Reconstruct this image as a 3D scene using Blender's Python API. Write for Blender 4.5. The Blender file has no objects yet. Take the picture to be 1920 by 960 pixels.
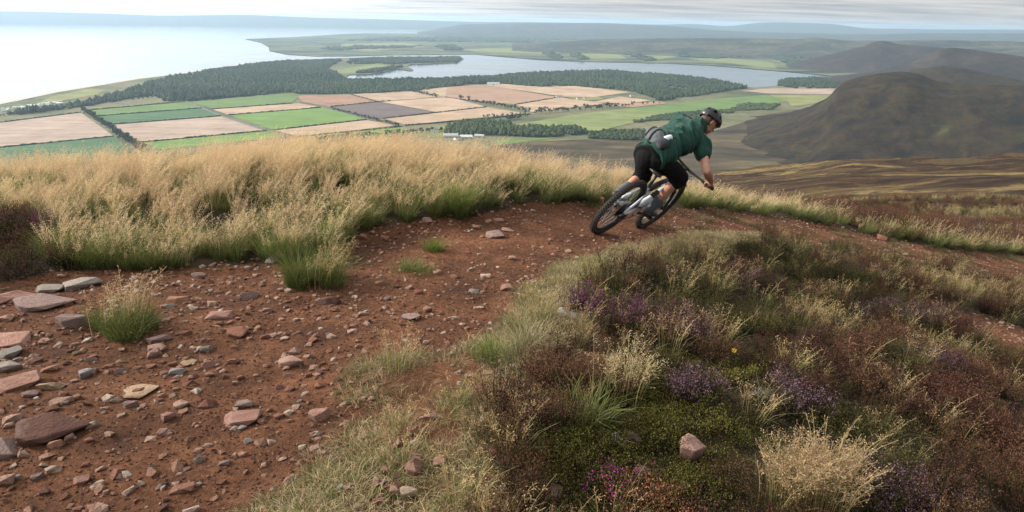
import bpy, bmesh, math, random
import numpy as np
from mathutils import Vector, Matrix, Euler

random.seed(7); RNG = np.random.default_rng(11)
S = bpy.context.scene
COL = S.collection
RAD = math.radians

# ------------------------------------------------------------------ camera
PITCH, ROLL, FOC, CZ = RAD(19.1), RAD(1.0), 1280.0, 1.7
Fv = np.array([0, math.cos(PITCH), -math.sin(PITCH)])
_R0 = np.array([1., 0, 0]); _U0 = np.array([0, math.sin(PITCH), math.cos(PITCH)])
Rv = math.cos(ROLL)*_R0 + math.sin(ROLL)*_U0
Uv = math.cos(ROLL)*_U0 - math.sin(ROLL)*_R0
CAM = np.array([0, 0, CZ])
cd = bpy.data.cameras.new('camera'); cam = bpy.data.objects.new('camera', cd); COL.objects.link(cam)
cd.sensor_width = 36.0; cd.lens = 36.0*FOC/1920.0; cd.clip_start = 0.05; cd.clip_end = 300000.0
M = Matrix(((Rv[0], Uv[0], -Fv[0], CAM[0]), (Rv[1], Uv[1], -Fv[1], CAM[1]), (Rv[2], Uv[2], -Fv[2], CAM[2]), (0, 0, 0, 1)))
cam.matrix_world = M
S.camera = cam

# ------------------------------------------------------------------ sky, sun, exposure
SUN_AZ, SUN_EL = RAD(-80), RAD(29)           # azimuth from the view direction, minus is to the left
SUND = Vector((math.sin(SUN_AZ)*math.cos(SUN_EL), math.cos(SUN_AZ)*math.cos(SUN_EL), math.sin(SUN_EL)))
W = bpy.data.worlds.new('World'); S.world = W; W.use_nodes = True
nt = W.node_tree; nt.nodes.clear()
def N(t, typ, **kw):
    n = t.nodes.new(typ)
    for k, v in kw.items(): setattr(n, k, v)
    return n
def math_node(t, op, a, b=None, clamp=False):
    n = t.nodes.new('ShaderNodeMath'); n.operation = op; n.use_clamp = clamp
    for i, v in enumerate((a, b)):
        if v is None: continue
        if isinstance(v, (int, float)): n.inputs[i].default_value = v
        else: t.links.new(v, n.inputs[i])
    return n.outputs[0]
tc = N(nt, 'ShaderNodeTexCoord')
sky = N(nt, 'ShaderNodeTexSky', sky_type='NISHITA', sun_disc=False)
sky.sun_elevation = SUN_EL; sky.sun_rotation = SUN_AZ; sky.altitude = 300; sky.dust_density = 2.0
sep = N(nt, 'ShaderNodeSeparateXYZ'); nt.links.new(tc.outputs['Generated'], sep.inputs[0])
zz = math_node(nt, 'ABSOLUTE', sep.outputs[2]); zo = math_node(nt, 'ADD', zz, 0.045)
cxy = N(nt, 'ShaderNodeCombineXYZ')
nt.links.new(math_node(nt, 'DIVIDE', sep.outputs[0], zo), cxy.inputs[0])
nt.links.new(math_node(nt, 'DIVIDE', sep.outputs[1], zo), cxy.inputs[1])
cn = N(nt, 'ShaderNodeTexNoise'); cn.inputs['Scale'].default_value = 0.42; cn.inputs['Detail'].default_value = 9; cn.inputs['Roughness'].default_value = 0.62
mp = N(nt, 'ShaderNodeMapping'); mp.inputs['Scale'].default_value = (0.62, 1.5, 1); mp.inputs['Rotation'].default_value = (0, 0, RAD(-8))
nt.links.new(cxy.outputs[0], mp.inputs[0]); nt.links.new(mp.outputs[0], cn.inputs['Vector'])
dt = N(nt, 'ShaderNodeVectorMath', operation='DOT_PRODUCT'); dt.inputs[1].default_value = SUND
nt.links.new(tc.outputs['Generated'], dt.inputs[0])
glow = math_node(nt, 'POWER', math_node(nt, 'MAXIMUM', dt.outputs['Value'], 0.0), 1.5)
ramp = N(nt, 'ShaderNodeValToRGB')
ramp.color_ramp.elements[0].position = 0.37; ramp.color_ramp.elements[0].color = (0.60, 0.65, 0.71, 1)
ramp.color_ramp.elements[1].position = 0.62; ramp.color_ramp.elements[1].color = (1.0, 0.985, 0.96, 1)
nt.links.new(cn.outputs['Fac'], ramp.inputs[0])
bg1 = N(nt, 'ShaderNodeBackground'); bg1.inputs[1].default_value = 0.06; nt.links.new(sky.outputs[0], bg1.inputs[0])
bg2 = N(nt, 'ShaderNodeBackground'); nt.links.new(ramp.outputs[0], bg2.inputs[0])
nt.links.new(math_node(nt, 'ADD', math_node(nt, 'MULTIPLY', glow, 2.2), 0.56), bg2.inputs[1])
cov = N(nt, 'ShaderNodeMapRange'); cov.inputs[1].default_value = 0.28; cov.inputs[2].default_value = 0.45
cov.inputs[3].default_value = 0.80; cov.inputs[4].default_value = 1.0
nt.links.new(cn.outputs['Fac'], cov.inputs[0])
mx = N(nt, 'ShaderNodeMixShader'); nt.links.new(cov.outputs[0], mx.inputs[0])
nt.links.new(bg1.outputs[0], mx.inputs[1]); nt.links.new(bg2.outputs[0], mx.inputs[2])
wo = N(nt, 'ShaderNodeOutputWorld'); nt.links.new(mx.outputs[0], wo.inputs[0])
W.cycles.sampling_method = 'MANUAL'; W.cycles.sample_map_resolution = 512

sl = bpy.data.lights.new('sun', 'SUN'); so = bpy.data.objects.new('sun', sl); COL.objects.link(so)
sl.energy = 4.6; sl.angle = RAD(4); sl.color = (1.0, 0.93, 0.83)
so.rotation_euler = SUND.to_track_quat('Z', 'Y').to_euler()
S.view_settings.view_transform = 'Standard'; S.view_settings.look = 'None'
S.view_settings.gamma = 1.0; S.view_settings.use_curve_mapping = False
S.view_settings.exposure = 0.38
S.cycles.use_denoising = True
S.cycles.max_bounces = 6; S.cycles.diffuse_bounces = 2; S.cycles.glossy_bounces = 2
S.cycles.transmission_bounces = 3; S.cycles.transparent_max_bounces = 6; S.cycles.volume_bounces = 2

# ------------------------------------------------------------------ helpers
def tag(o, label=None, cat=None, group=None, kind=None):
    if label: o['label'] = label
    if cat: o['category'] = cat
    if group: o['group'] = group
    if kind: o['kind'] = kind
    return o
def mesh_obj(name, v, f, mat=None, parent=None, smooth=False, link=True):
    me = bpy.data.meshes.new(name)
    me.from_pydata(v.tolist() if hasattr(v, 'tolist') else v, [], f.tolist() if hasattr(f, 'tolist') else f); me.update()
    if smooth: me.polygons.foreach_set('use_smooth', np.ones(len(me.polygons), dtype=bool))
    if mat: me.materials.append(mat)
    o = bpy.data.objects.new(name, me)
    if link: COL.objects.link(o)
    if parent: o.parent = parent
    return o
def empty(name, loc=(0, 0, 0), rz=0.0, mw=None):
    o = bpy.data.objects.new(name, None); COL.objects.link(o); o.empty_display_size = 0.1
    if mw is not None: o.matrix_world = mw
    else: o.location = loc; o.rotation_euler = (0, 0, rz)
    return o
def copy_tree(o, parent=None):
    c = o.copy(); COL.objects.link(c); c.parent = parent
    for ch in list(o.children): copy_tree(ch, c)
    return c
def attr(me, name, arr, typ='FLOAT', dom='POINT'):
    a = me.attributes.new(name, typ, dom)
    arr = np.ascontiguousarray(arr, dtype=np.int32 if typ == 'INT' else np.float32).ravel()
    a.data.foreach_set({'FLOAT': 'value', 'INT': 'value', 'FLOAT_VECTOR': 'vector', 'FLOAT_COLOR': 'color'}[typ], arr)
class MB:
    """collects boxes, lofts, tubes into one mesh"""
    def __init__(s): s.v = []; s.f = []; s.c = []
    def add(s, v, f, c=None):
        n = len(s.v); s.v += [tuple(float(t) for t in p) for p in v]; s.f += [tuple(i+n for i in q) for q in f]
        if c is not None: s.c += [tuple(c)]*len(v) if not hasattr(c[0], '__len__') else [tuple(q) for q in c]
        return s
    def box(s, c, h, rot=None):
        p = np.array([(x, y, z) for x in (-1, 1) for y in (-1, 1) for z in (-1, 1)])*np.array(h)
        if rot is not None: p = p @ np.array(rot).T
        return s.add(p+np.array(c), [(0, 1, 3, 2), (4, 6, 7, 5), (0, 4, 5, 1), (2, 3, 7, 6), (0, 2, 6, 4), (1, 5, 7, 3)])
    def rings(s, rs, cap=True, closed=False):
        k = len(rs[0]); n = len(s.v); m = len(rs)
        for r in rs: s.v += [tuple(float(t) for t in p) for p in r]
        for i in range(m if closed else m-1):
            a = n+i*k; b = n+((i+1) % m)*k
            for j in range(k): s.f.append((a+j, a+(j+1) % k, b+(j+1) % k, b+j))
        if cap and not closed:
            s.f.append(tuple(n+j for j in range(k))[::-1]); s.f.append(tuple(n+(m-1)*k+j for j in range(k)))
        return s
    def tube(s, pts, rad, k=8, flat=1.0, up=None):
        P = np.array(pts, float); m = len(P)
        if np.isscalar(rad): rad = [rad]*m
        T = np.gradient(P, axis=0) if m > 2 else np.array([P[1]-P[0]]*2)
        T /= np.linalg.norm(T, axis=1)[:, None]+1e-12
        ref = np.array(up if up is not None else ((0, 0, 1) if abs(T[0][2]) < .9 else (1, 0, 0)), float); rs = []
        for i in range(m):
            a = np.cross(T[i], ref); a /= np.linalg.norm(a)+1e-12; b = np.cross(a, T[i]); ref = b
            rs.append([P[i]+rad[i]*(math.cos(t)*a+flat*math.sin(t)*b) for t in np.linspace(0, 2*math.pi, k, endpoint=False)])
        return s.rings(rs)
    def sphere(s, c, r, k=10, m=7, A=None):
        """ellipsoid; A rows = local axes"""
        r = np.array([r]*3 if np.isscalar(r) else r, float); A = np.eye(3) if A is None else np.array(A); rs = []
        for i in range(m+1):
            ph = math.pi*(0.02+0.96*i/m)
            rs.append([np.array(c)+(np.array([math.sin(ph)*math.cos(t), math.sin(ph)*math.sin(t), math.cos(ph)])*r) @ A for t in np.linspace(0, 2*math.pi, k, endpoint=False)])
        return s.rings(rs)
    def build(s, name, mat, parent=None, smooth=True, link=True):
        o = mesh_obj(name, s.v, s.f, mat, parent, smooth, link)
        if s.c: attr(o.data, 'col', np.array([tuple(c)+(1.0,) for c in s.c]), 'FLOAT_COLOR')
        return o

def _h(ix, iy, sd):
    n = (ix.astype(np.int64)*374761393 + iy.astype(np.int64)*668265263 + sd*974634777) & 0xffffffff
    n = ((n ^ (n >> 13))*1274126177) & 0xffffffff
    n = n ^ (n >> 16)
    return (n & 0xffff)/65535.0
def vnoise(x, y, sd=0):
    x = np.asarray(x, float); y = np.asarray(y, float)
    ix = np.floor(x); iy = np.floor(y); fx = x-ix; fy = y-iy
    fx = fx*fx*(3-2*fx); fy = fy*fy*(3-2*fy)
    a = _h(ix, iy, sd); b = _h(ix+1, iy, sd); c = _h(ix, iy+1, sd); d = _h(ix+1, iy+1, sd)
    return (a*(1-fx)+b*fx)*(1-fy)+(c*(1-fx)+d*fx)*fy
def fbm(x, y, o=4, sd=0, g=0.5):
    x = np.asarray(x, float); y = np.asarray(y, float); t = 0.0; a = 1.0; n = 0.0
    for i in range(o):
        t = t+a*(vnoise(x*0.8+y*0.6, -x*0.6+y*0.8, sd+i*17)-0.5); n += a*0.5; a *= g; x = x*2.03; y = y*2.03
    return t/n
def sstep(a, b, x):
    t = np.clip((np.asarray(x, float)-a)/(b-a), 0, 1); return t*t*(3-2*t)
def softplus(x, k): return np.log1p(np.exp(np.clip(np.asarray(x, float)*k, -40, 40)))/k
def ray(px, py): return Fv+Rv*((px-960)/FOC)+Uv*((480-py)/FOC)
def unp(px, py, dep): return CAM+dep*ray(px, py)
PLAIN = -350.0
def onplain(px, py, z=PLAIN):
    d = ray(px, py); t = (z-CZ)/d[2]
    return CAM+d*t
def sdf_poly(P, x, y):
    """signed distance to polygon, positive inside"""
    P = np.asarray(P, float); x = np.asarray(x, float); y = np.asarray(y, float)
    d = np.full(x.shape, 1e18); ins = np.zeros(x.shape, bool)
    for i in range(len(P)):
        a = P[i]; b = P[(i+1) % len(P)]; e = b-a
        t = np.clip(((x-a[0])*e[0]+(y-a[1])*e[1])/(e@e+1e-12), 0, 1)
        d = np.minimum(d, (x-a[0]-t*e[0])**2+(y-a[1]-t*e[1])**2)
        c = ((a[1] > y) != (b[1] > y))
        with np.errstate(divide='ignore', invalid='ignore'):
            xi = a[0]+(y-a[1])/(b[1]-a[1]+1e-15)*(b[0]-a[0])
        ins ^= c & (x < xi)
    return np.where(ins, 1, -1)*np.sqrt(d)

# ------------------------------------------------------------------ the hillside as a height function
CREST = np.array([(-60, -4), (-25, 3.5), (-12, 7.6), (-6, 8.8), (-3, 9.3), (0, 9.9), (2, 10.6), (4, 11.6), (6, 12.8), (9, 14.6), (14, 18), (25, 27), (60, 60)], float)
FR = np.array([(14, -2.3), (40, -7.2), (100, -15.8), (200, -28.5), (300, -40.0), (360, -53), (450, -85), (1100, -352), (1400, -358), (9000, -358)], float)
FL = np.array([(14, -2.5), (40, -16), (100, -42), (300, -130), (800, -300), (1050, -358), (9000, -358)], float)
def base_h(x, y):
    x = np.asarray(x, float); y = np.asarray(y, float)
    r = np.hypot(x, y); az = np.degrees(np.arctan2(x, y))
    t = -0.2*softplus(x-0.5, 2.5) - 0.085*softplus(y-3, 3.0)
    yc = np.interp(x, CREST[:, 0], CREST[:, 1])
    s = y-yc
    # bank on the outer side of the trail, swelling towards the crest
    hb = np.interp(x, [-20, -7, -4.5, -2.5, -0.8, 0.5, 2, 5, 12], [0.08, 0.11, 0.22, 0.38, 0.27, 0.10, 0.10, 0.06, 0.0])
    bank = hb*sstep(-4.3, -1.2, s)*(1-sstep(0.5, 6, s))
    k = np.interp(x, [-5, 1, 4, 8, 14], [0.55, 0.5, 0.28, 0.12, 0.03])
    sp = np.maximum(s, 0); drop = -k*sp*sp/(sp+2.5)
    t = t+bank+drop
    # right foreground: a little more drop off the shoulder of the trail
    t = t-0.10*sstep(2.0, 6.0, x)*(1-sstep(5, 9, y))
    w = sstep(8, 17, az)*(1-sstep(100, 150, az))
    fr = np.interp(r, FR[:, 0], FR[:, 1])*np.interp(az, [10, 16, 27, 38, 60], [1.5, 1.45, 1.18, 1.0, 0.97])
    fl = np.interp(r, FL[:, 0], FL[:, 1])
    back = sstep(95, 130, np.abs(az))
    far = fl*(1-w)+fr*w
    far = far*(1-back)+back*np.where(r < 900, r*0.05, 45-(r-900)*0.15)
    far = far+fbm(x/22, y/22, 4, 91)*np.interp(r, [14, 40, 200, 400], [0.1, 0.7, 2.5, 3.0])
    b = sstep(13, 34, r)
    b = np.maximum(b, back*sstep(2, 12, r))
    return np.maximum(t*(1-b)+far*b, -360)
# the ground meets both tyres of the bicycle
BIKE_O = np.array([0.87932, 6.88272, -0.40822])
BIKE_D = np.array([0.53585, 0.82276, -0.18956]); BIKE_R = np.array([0.62412, -0.53720, -0.56735]); BIKE_U = np.array([0.56862, -0.18571, 0.80136])
_base_h = base_h
_fr = BIKE_O+1.2*BIKE_D; _e0 = float(_base_h(BIKE_O[0], BIKE_O[1]))-0.04-BIKE_O[2]; _e1 = float(_base_h(_fr[0], _fr[1]))-0.04-_fr[2]
def base_h(x, y):
    x = np.asarray(x, float); y = np.asarray(y, float)
    u = np.clip(((x-BIKE_O[0])*BIKE_D[0]+(y-BIKE_O[1])*BIKE_D[1])/(1.2*(1-BIKE_D[2]**2)), -0.6, 1.6)
    w = np.exp(-((x-1.2)**2+(y-7.4)**2)/(1.3**2))
    return _base_h(x, y)-w*(_e0*(1-u)+_e1*u)
_TS = np.concatenate([np.arange(0.8, 8, 0.04), 8*1.012**np.arange(170)])
def march(px, py, hf, tmax=60.0):
    d = ray(px, py); P_ = CAM[None]+d[None]*_TS[:, None]
    g = P_[:, 2]-hf(P_[:, 0], P_[:, 1]); k = np.argmax(g <= 0)
    if g[k] > 0: return None
    if k == 0: return CAM+d*_TS[0]
    ts = np.linspace(_TS[k-1], _TS[k], 24); P_ = CAM[None]+d[None]*ts[:, None]; g = P_[:, 2]-hf(P_[:, 0], P_[:, 1]); j = max(1, int(np.argmax(g <= 0)))
    u = g[j-1]/(g[j-1]-g[j]+1e-12); return CAM+d*(ts[j-1]+u*(ts[j]-ts[j-1]))
def gpoly(pts, hf=base_h):
    return np.array([march(px, py, hf)[:2] for px, py in pts])
TRAIL = gpoly([(-500, 640), (-120, 560), (0, 530), (130, 508), (300, 505), (480, 492), (560, 500), (640, 472), (700, 428), (830, 412), (960, 392), (1080, 380),
               (1140, 376), (1220, 392), (1350, 394), (1420, 402), (1500, 414), (1600, 435), (1750, 465), (1920, 480), (2150, 522),
               (2150, 570), (1920, 525), (1800, 508), (1640, 480), (1520, 458), (1400, 437), (1300, 440), (1190, 458), (1100, 492), (1040, 508), (990, 562), (940, 622), (870, 650),
               (740, 680), (690, 700), (700, 740), (790, 735), (730, 780), (650, 830), (580, 900), (510, 960), (400, 1150), (-500, 1150)])
def trail_sd(x, y):
    w = fbm(np.asarray(x)*2.2, np.asarray(y)*2.2, 3, 5)*0.13
    return sdf_poly(TRAIL, x, y)+w
def H(x, y, fine=True):
    x = np.asarray(x, float); y = np.asarray(y, float)
    z = base_h(x, y); r = np.hypot(x, y)
    near = r < 45
    sd = np.full(z.shape, -9.0)
    if near.any():
        if z.ndim: sd[near] = trail_sd(x[near], y[near])
        else: sd = trail_sd(x, y)
    ins = sstep(-0.25, 0.25, sd)
    z = z-0.07*ins+0.03
    nz = 1-sstep(20, 40, r)
    if fine:
        rough = fbm(x*2.6, y*2.6, 5, 31)
        z = z+nz*(ins*(rough*0.022+fbm(x*9, y*9, 3, 77)*0.011)+(1-ins)*(fbm(x*1.1, y*1.1, 4, 51)*0.09))
    return z
def Hn(x, y, e=0.06):
    n = np.array([H(x-e, y)-H(x+e, y), H(x, y-e)-H(x, y+e), 2*e+0*np.asarray(x)]); return n/np.linalg.norm(n, axis=0)

# ------------------------------------------------------------------ materials
def new_mat(name):
    m = bpy.data.materials.new(name); m.use_nodes = True; t = m.node_tree
    b = t.nodes['Principled BSDF']; return m, t, b
def noise(t, scale, detail=4, rough=0.55, vec=None, dist=0.0):
    n = t.nodes.new('ShaderNodeTexNoise'); n.inputs['Scale'].default_value = scale; n.inputs['Detail'].default_value = detail
    n.inputs['Roughness'].default_value = rough; n.inputs['Distortion'].default_value = dist
    if vec is not None: t.links.new(vec, n.inputs['Vector'])
    return n.outputs['Fac']
def rampn(t, fac, stops):
    r = t.nodes.new('ShaderNodeValToRGB'); e = r.color_ramp.elements
    while len(e) < len(stops): e.new(0.5)
    for q, (p, c) in zip(e, stops): q.position = p; q.color = tuple(c)+(1,) if len(c) == 3 else c
    t.links.new(fac, r.inputs[0]); return r.outputs[0]
def mixc(t, fac, a, b, mode='MIX'):
    n = t.nodes.new('ShaderNodeMix'); n.data_type = 'RGBA'; n.blend_type = mode; n.clamp_factor = True
    for i, v in ((0, fac), (6, a), (7, b)):
        if isinstance(v, (int, float)): n.inputs[i].default_value = v
        elif isinstance(v, tuple): n.inputs[i].default_value = v+(1,) if len(v) == 3 else v
        else: t.links.new(v, n.inputs[i])
    return n.outputs[2]
def mapr(t, v, a, b, c=0.0, d=1.0):
    n = t.nodes.new('ShaderNodeMapRange'); t.links.new(v, n.inputs[0])
    for i, q in enumerate((a, b, c, d)): n.inputs[i+1].default_value = q
    return n.outputs[0]
def bump(t, b, h, dist, strength=1.0, prev=None):
    n = t.nodes.new('ShaderNodeBump'); n.inputs['Strength'].default_value = strength; n.inputs['Distance'].default_value = dist
    t.links.new(h, n.inputs['Height'])
    if prev: t.links.new(prev, n.inputs['Normal'])
    t.links.new(n.outputs[0], b.inputs['Normal']); return n.outputs[0]
def coords(t, kind='Object'):
    return t.nodes.new('ShaderNodeTexCoord').outputs[kind]
def mapping(t, vec, scale=(1, 1, 1), rot=(0, 0, 0)):
    m = t.nodes.new('ShaderNodeMapping'); m.inputs['Scale'].default_value = scale; m.inputs['Rotation'].default_value = rot
    t.links.new(vec, m.inputs[0]); return m.outputs[0]
def simple(name, col, rough=0.6, metal=0.0, var=0.12, scale=30, bmp=0.0, spec=0.5):
    m, t, b = new_mat(name); co = coords(t)
    n = noise(t, scale, 4, 0.6, co)
    c = mixc(t, n, tuple(x*(1-var) for x in col), tuple(min(1, x*(1+var)) for x in col))
    t.links.new(c, b.inputs['Base Color']); b.inputs['Roughness'].default_value = rough; b.inputs['Metallic'].default_value = metal
    b.inputs['Specular IOR Level'].default_value = spec
    if bmp: bump(t, b, n, bmp)
    return m
def attribute(t, name, typ='GEOMETRY'):
    a = t.nodes.new('ShaderNodeAttribute'); a.attribute_name = name; a.attribute_type = typ; return a

def hillside_mat():
    m, t, b = new_mat('hillside'); co = t.nodes.new('ShaderNodeNewGeometry').outputs['Position']
    tr = attribute(t, 'trail').outputs['Fac']; fr = attribute(t, 'moor').outputs['Fac']
    n1 = noise(t, 2.2, 6, 0.6, co); n2 = noise(t, 26, 6, 0.7, co); n3 = noise(t, 110, 4, 0.7, co)
    earth = rampn(t, n1, [(0.3, (0.078, 0.031, 0.015)), (0.5, (0.170, 0.069, 0.031)), (0.68, (0.285, 0.122, 0.060))])
    earth = mixc(t, mapr(t, n2, 0.40, 0.66), mixc(t, 0.6, earth, (0.035, 0.017, 0.011)), earth)
    earth = mixc(t, mapr(t, n3, 0.60, 0.72), earth, (0.36, 0.20, 0.13))
    peat = rampn(t, noise(t, 1.7, 6, 0.65, co), [(0.3, (0.014, 0.010, 0.006)), (0.5, (0.030, 0.021, 0.011)), (0.7, (0.065, 0.044, 0.021))])
    peat = mixc(t, mapr(t, n2, 0.45, 0.65), peat, mixc(t, mapr(t, n3, 0.45, 0.6), (0.018, 0.015, 0.007), (0.12, 0.085, 0.042)))
    edge = math_node(t, 'ADD', tr, math_node(t, 'MULTIPLY', math_node(t, 'SUBTRACT', n2, 0.5), 0.7))
    near = mixc(t, mapr(t, edge, 0.38, 0.60), peat, earth)
    # the moor beyond: heather with grassy patches, patches drawn out along the contour
    sv = mapping(t, co, (0.020, 0.034, 0.02), (0, 0, RAD(-14)))
    p1 = noise(t, 1.0, 10, 0.72, sv, 1.2); p2 = noise(t, 2.6, 10, 0.75, sv, 0.9); p3 = noise(t, 0.7, 8, 0.8, co)
    heath = rampn(t, p2, [(0.40, (0.018, 0.011, 0.008)), (0.48, (0.050, 0.029, 0.016)), (0.55, (0.115, 0.068, 0.030)), (0.62, (0.085, 0.074, 0.026))])
    heath = mixc(t, mapr(t, p3, 0.38, 0.62), mixc(t, 0.55, heath, (0.02, 0.014, 0.010)), heath)
    tan = mixc(t, noise(t, 0.9, 5, 0.7, co), (0.13, 0.11, 0.04), (0.34, 0.23, 0.10))
    moor = mixc(t, math_node(t, 'MULTIPLY', mapr(t, p1, 0.535, 0.585), mapr(t, p3, 0.40, 0.56, 0.2, 1.0)), heath, tan)
    c = mixc(t, fr, near, moor)
    t.links.new(c, b.inputs['Base Color']); b.inputs['Roughness'].default_value = 0.95; b.inputs['Specular IOR Level'].default_value = 0.15
    hh = math_node(t, 'ADD', math_node(t, 'MULTIPLY', n2, 0.5), math_node(t, 'MULTIPLY', n3, 0.25))
    p = bump(t, b, hh, 0.06, 1.0)
    bump(t, b, math_node(t, 'MULTIPLY', p3, fr), 1.2, 0.7, p)
    return m

def plant_mat(name='plant'):
    m, t, b = new_mat(name); c = attribute(t, 'col').outputs['Color']; tn = attribute(t, 'tint', 'INSTANCER').outputs['Fac']
    hs = t.nodes.new('ShaderNodeHueSaturation')
    t.links.new(math_node(t, 'ADD', 1.0, tn), hs.inputs['Value'])
    t.links.new(math_node(t, 'ADD', 0.5, math_node(t, 'MULTIPLY', tn, 0.06)), hs.inputs['Hue']); t.links.new(c, hs.inputs['Color'])
    t.links.new(hs.outputs[0], b.inputs['Base Color']); b.inputs['Roughness'].default_value = 0.7; b.inputs['Specular IOR Level'].default_value = 0.2
    tl = t.nodes.new('ShaderNodeBsdfTranslucent'); t.links.new(hs.outputs[0], tl.inputs[0])
    ms = t.nodes.new('ShaderNodeMixShader'); ms.inputs[0].default_value = 0.28
    t.links.new(b.outputs[0], ms.inputs[1]); t.links.new(tl.outputs[0], ms.inputs[2])
    t.links.new(ms.outputs[0], t.nodes['Material Output'].inputs[0])
    return m
def rock_mat(name, inst=False):
    m, t, b = new_mat(name); co = coords(t)
    if inst:
        tn = attribute(t, 'tint', 'INSTANCER').outputs['Fac']
        base = rampn(t, tn, [(0.0, (0.105, 0.043, 0.023)), (0.16, (0.17, 0.070, 0.038)), (0.38, (0.26, 0.115, 0.075)), (0.6, (0.40, 0.215, 0.145)), (0.82, (0.52, 0.35, 0.26)), (1.0, (0.60, 0.48, 0.38))])
    else:
        base = t.nodes.new('ShaderNodeObjectInfo').outputs['Color']
    rnd = t.nodes.new('ShaderNodeObjectInfo').outputs['Random']
    ofs = t.nodes.new('ShaderNodeVectorMath'); ofs.operation = 'ADD'; t.links.new(co, ofs.inputs[0])
    cb = t.nodes.new('ShaderNodeCombineXYZ')
    for i in range(3): t.links.new(math_node(t, 'MULTIPLY', rnd, 31.0+i*7), cb.inputs[i])
    t.links.new(cb.outputs[0], ofs.inputs[1]); v = ofs.outputs[0]
    n1 = noise(t, 2.0, 6, 0.65, v); n2 = noise(t, 14, 5, 0.7, v)
    strat = noise(t, 1.5, 4, 0.5, mapping(t, v, (1, 1, 7)))
    c = mixc(t, mapr(t, n1, 0.35, 0.7), mixc(t, 0.25, base, (0.15, 0.07, 0.05)), base)
    c = mixc(t, math_node(t, 'MULTIPLY', mapr(t, strat, 0.5, 0.7), 0.35), c, mixc(t, 0.5, base, (0.5, 0.42, 0.36)))
    c = mixc(t, math_node(t, 'MULTIPLY', mapr(t, n2, 0.55, 0.75), 0.25), c, (0.10, 0.055, 0.04))
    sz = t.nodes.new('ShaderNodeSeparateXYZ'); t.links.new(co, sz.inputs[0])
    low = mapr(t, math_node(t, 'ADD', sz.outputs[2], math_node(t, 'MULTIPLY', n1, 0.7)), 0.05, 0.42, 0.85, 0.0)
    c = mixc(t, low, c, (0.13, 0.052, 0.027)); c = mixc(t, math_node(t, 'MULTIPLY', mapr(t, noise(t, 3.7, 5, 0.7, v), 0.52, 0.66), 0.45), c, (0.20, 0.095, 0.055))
    t.links.new(c, b.inputs['Base Color']); b.inputs['Roughness'].default_value = 0.9; b.inputs['Specular IOR Level'].default_value = 0.15
    bump(t, b, math_node(t, 'ADD', n2, math_node(t, 'MULTIPLY', strat, 0.7)), 0.05, 0.8)
    return m
MAT = {}
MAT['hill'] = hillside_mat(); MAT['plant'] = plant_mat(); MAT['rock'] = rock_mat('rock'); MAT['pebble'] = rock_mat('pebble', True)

# ------------------------------------------------------------------ hillside mesh
def graded(lo, hi, step, far_lo, far_hi, g=1.09):
    a = list(np.arange(lo, hi+1e-6, step)); d = step; x = hi
    while x < far_hi: d = min(d*g, max(step, 0.045*abs(x-hi)+step*1.5), 40); x += d; a.append(x)
    d = step; x = lo; b = []
    while x > far_lo: d = min(d*g, max(step, 0.06*abs(x-lo)+step*1.5), 60); x -= d; b.append(x)
    return np.array(b[::-1]+a)
def grid_faces(nx, ny):
    i = np.arange(nx-1)[None, :]; j = np.arange(ny-1)[:, None]
    a = j*nx+i
    return np.stack([a, a+1, a+1+nx, a+nx], -1).reshape(-1, 4)
def build_hillside():
    gx = graded(-5.5, 8.5, 0.036, -1250, 1450); gy = graded(0.9, 13.5, 0.036, -600, 1450)
    X, Y = np.meshgrid(gx, gy); x = X.ravel(); y = Y.ravel()
    z = H(x, y)
    o = mesh_obj('hillside', np.stack([x, y, z], 1), grid_faces(len(gx), len(gy)), MAT['hill'], smooth=True)
    sd = np.full(x.shape, -9.0); q = np.hypot(x, y) < 45; sd[q] = trail_sd(x[q], y[q])
    zt = np.full(x.shape, -9.0); zt[q] = sdf_poly(Z_TURF, x[q], y[q]); zs = np.full(x.shape, -9.0); zs[q] = sdf_poly(Z_SCREE, x[q], y[q])
    attr(o.data, 'trail', np.maximum.reduce([sstep(-0.16, 0.16, sd), 0.8*sstep(-0.5, -0.15, zt), 0.95*sstep(-0.1, 0.15, zs)]))
    attr(o.data, 'moor', sstep(15, 34, np.hypot(x, y)))
    return tag(o, 'heather covered hillside crossed by a stony red earth trail', 'hillside', kind='structure')
# (turf strip along the inner trail edge)
Z_TURF = gpoly([(1100, 500), (1190, 462), (1290, 442), (1400, 438), (1400, 470), (1240, 480), (1130, 520), (1090, 560), (1070, 620), (1020, 680), (960, 740), (900, 800), (860, 960), (820, 1100), (380, 1150), (520, 960), (600, 890), (650, 835), (700, 790), (780, 740), (680, 735), (690, 690), (760, 672), (900, 640), (960, 600), (990, 560), (1030, 520)])
Z_SCREE = gpoly([(1750, 588), (1800, 592), (1880, 612), (1960, 640), (2050, 690), (2050, 760), (1950, 705), (1860, 655), (1800, 625)])
build_hillside()

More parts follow.
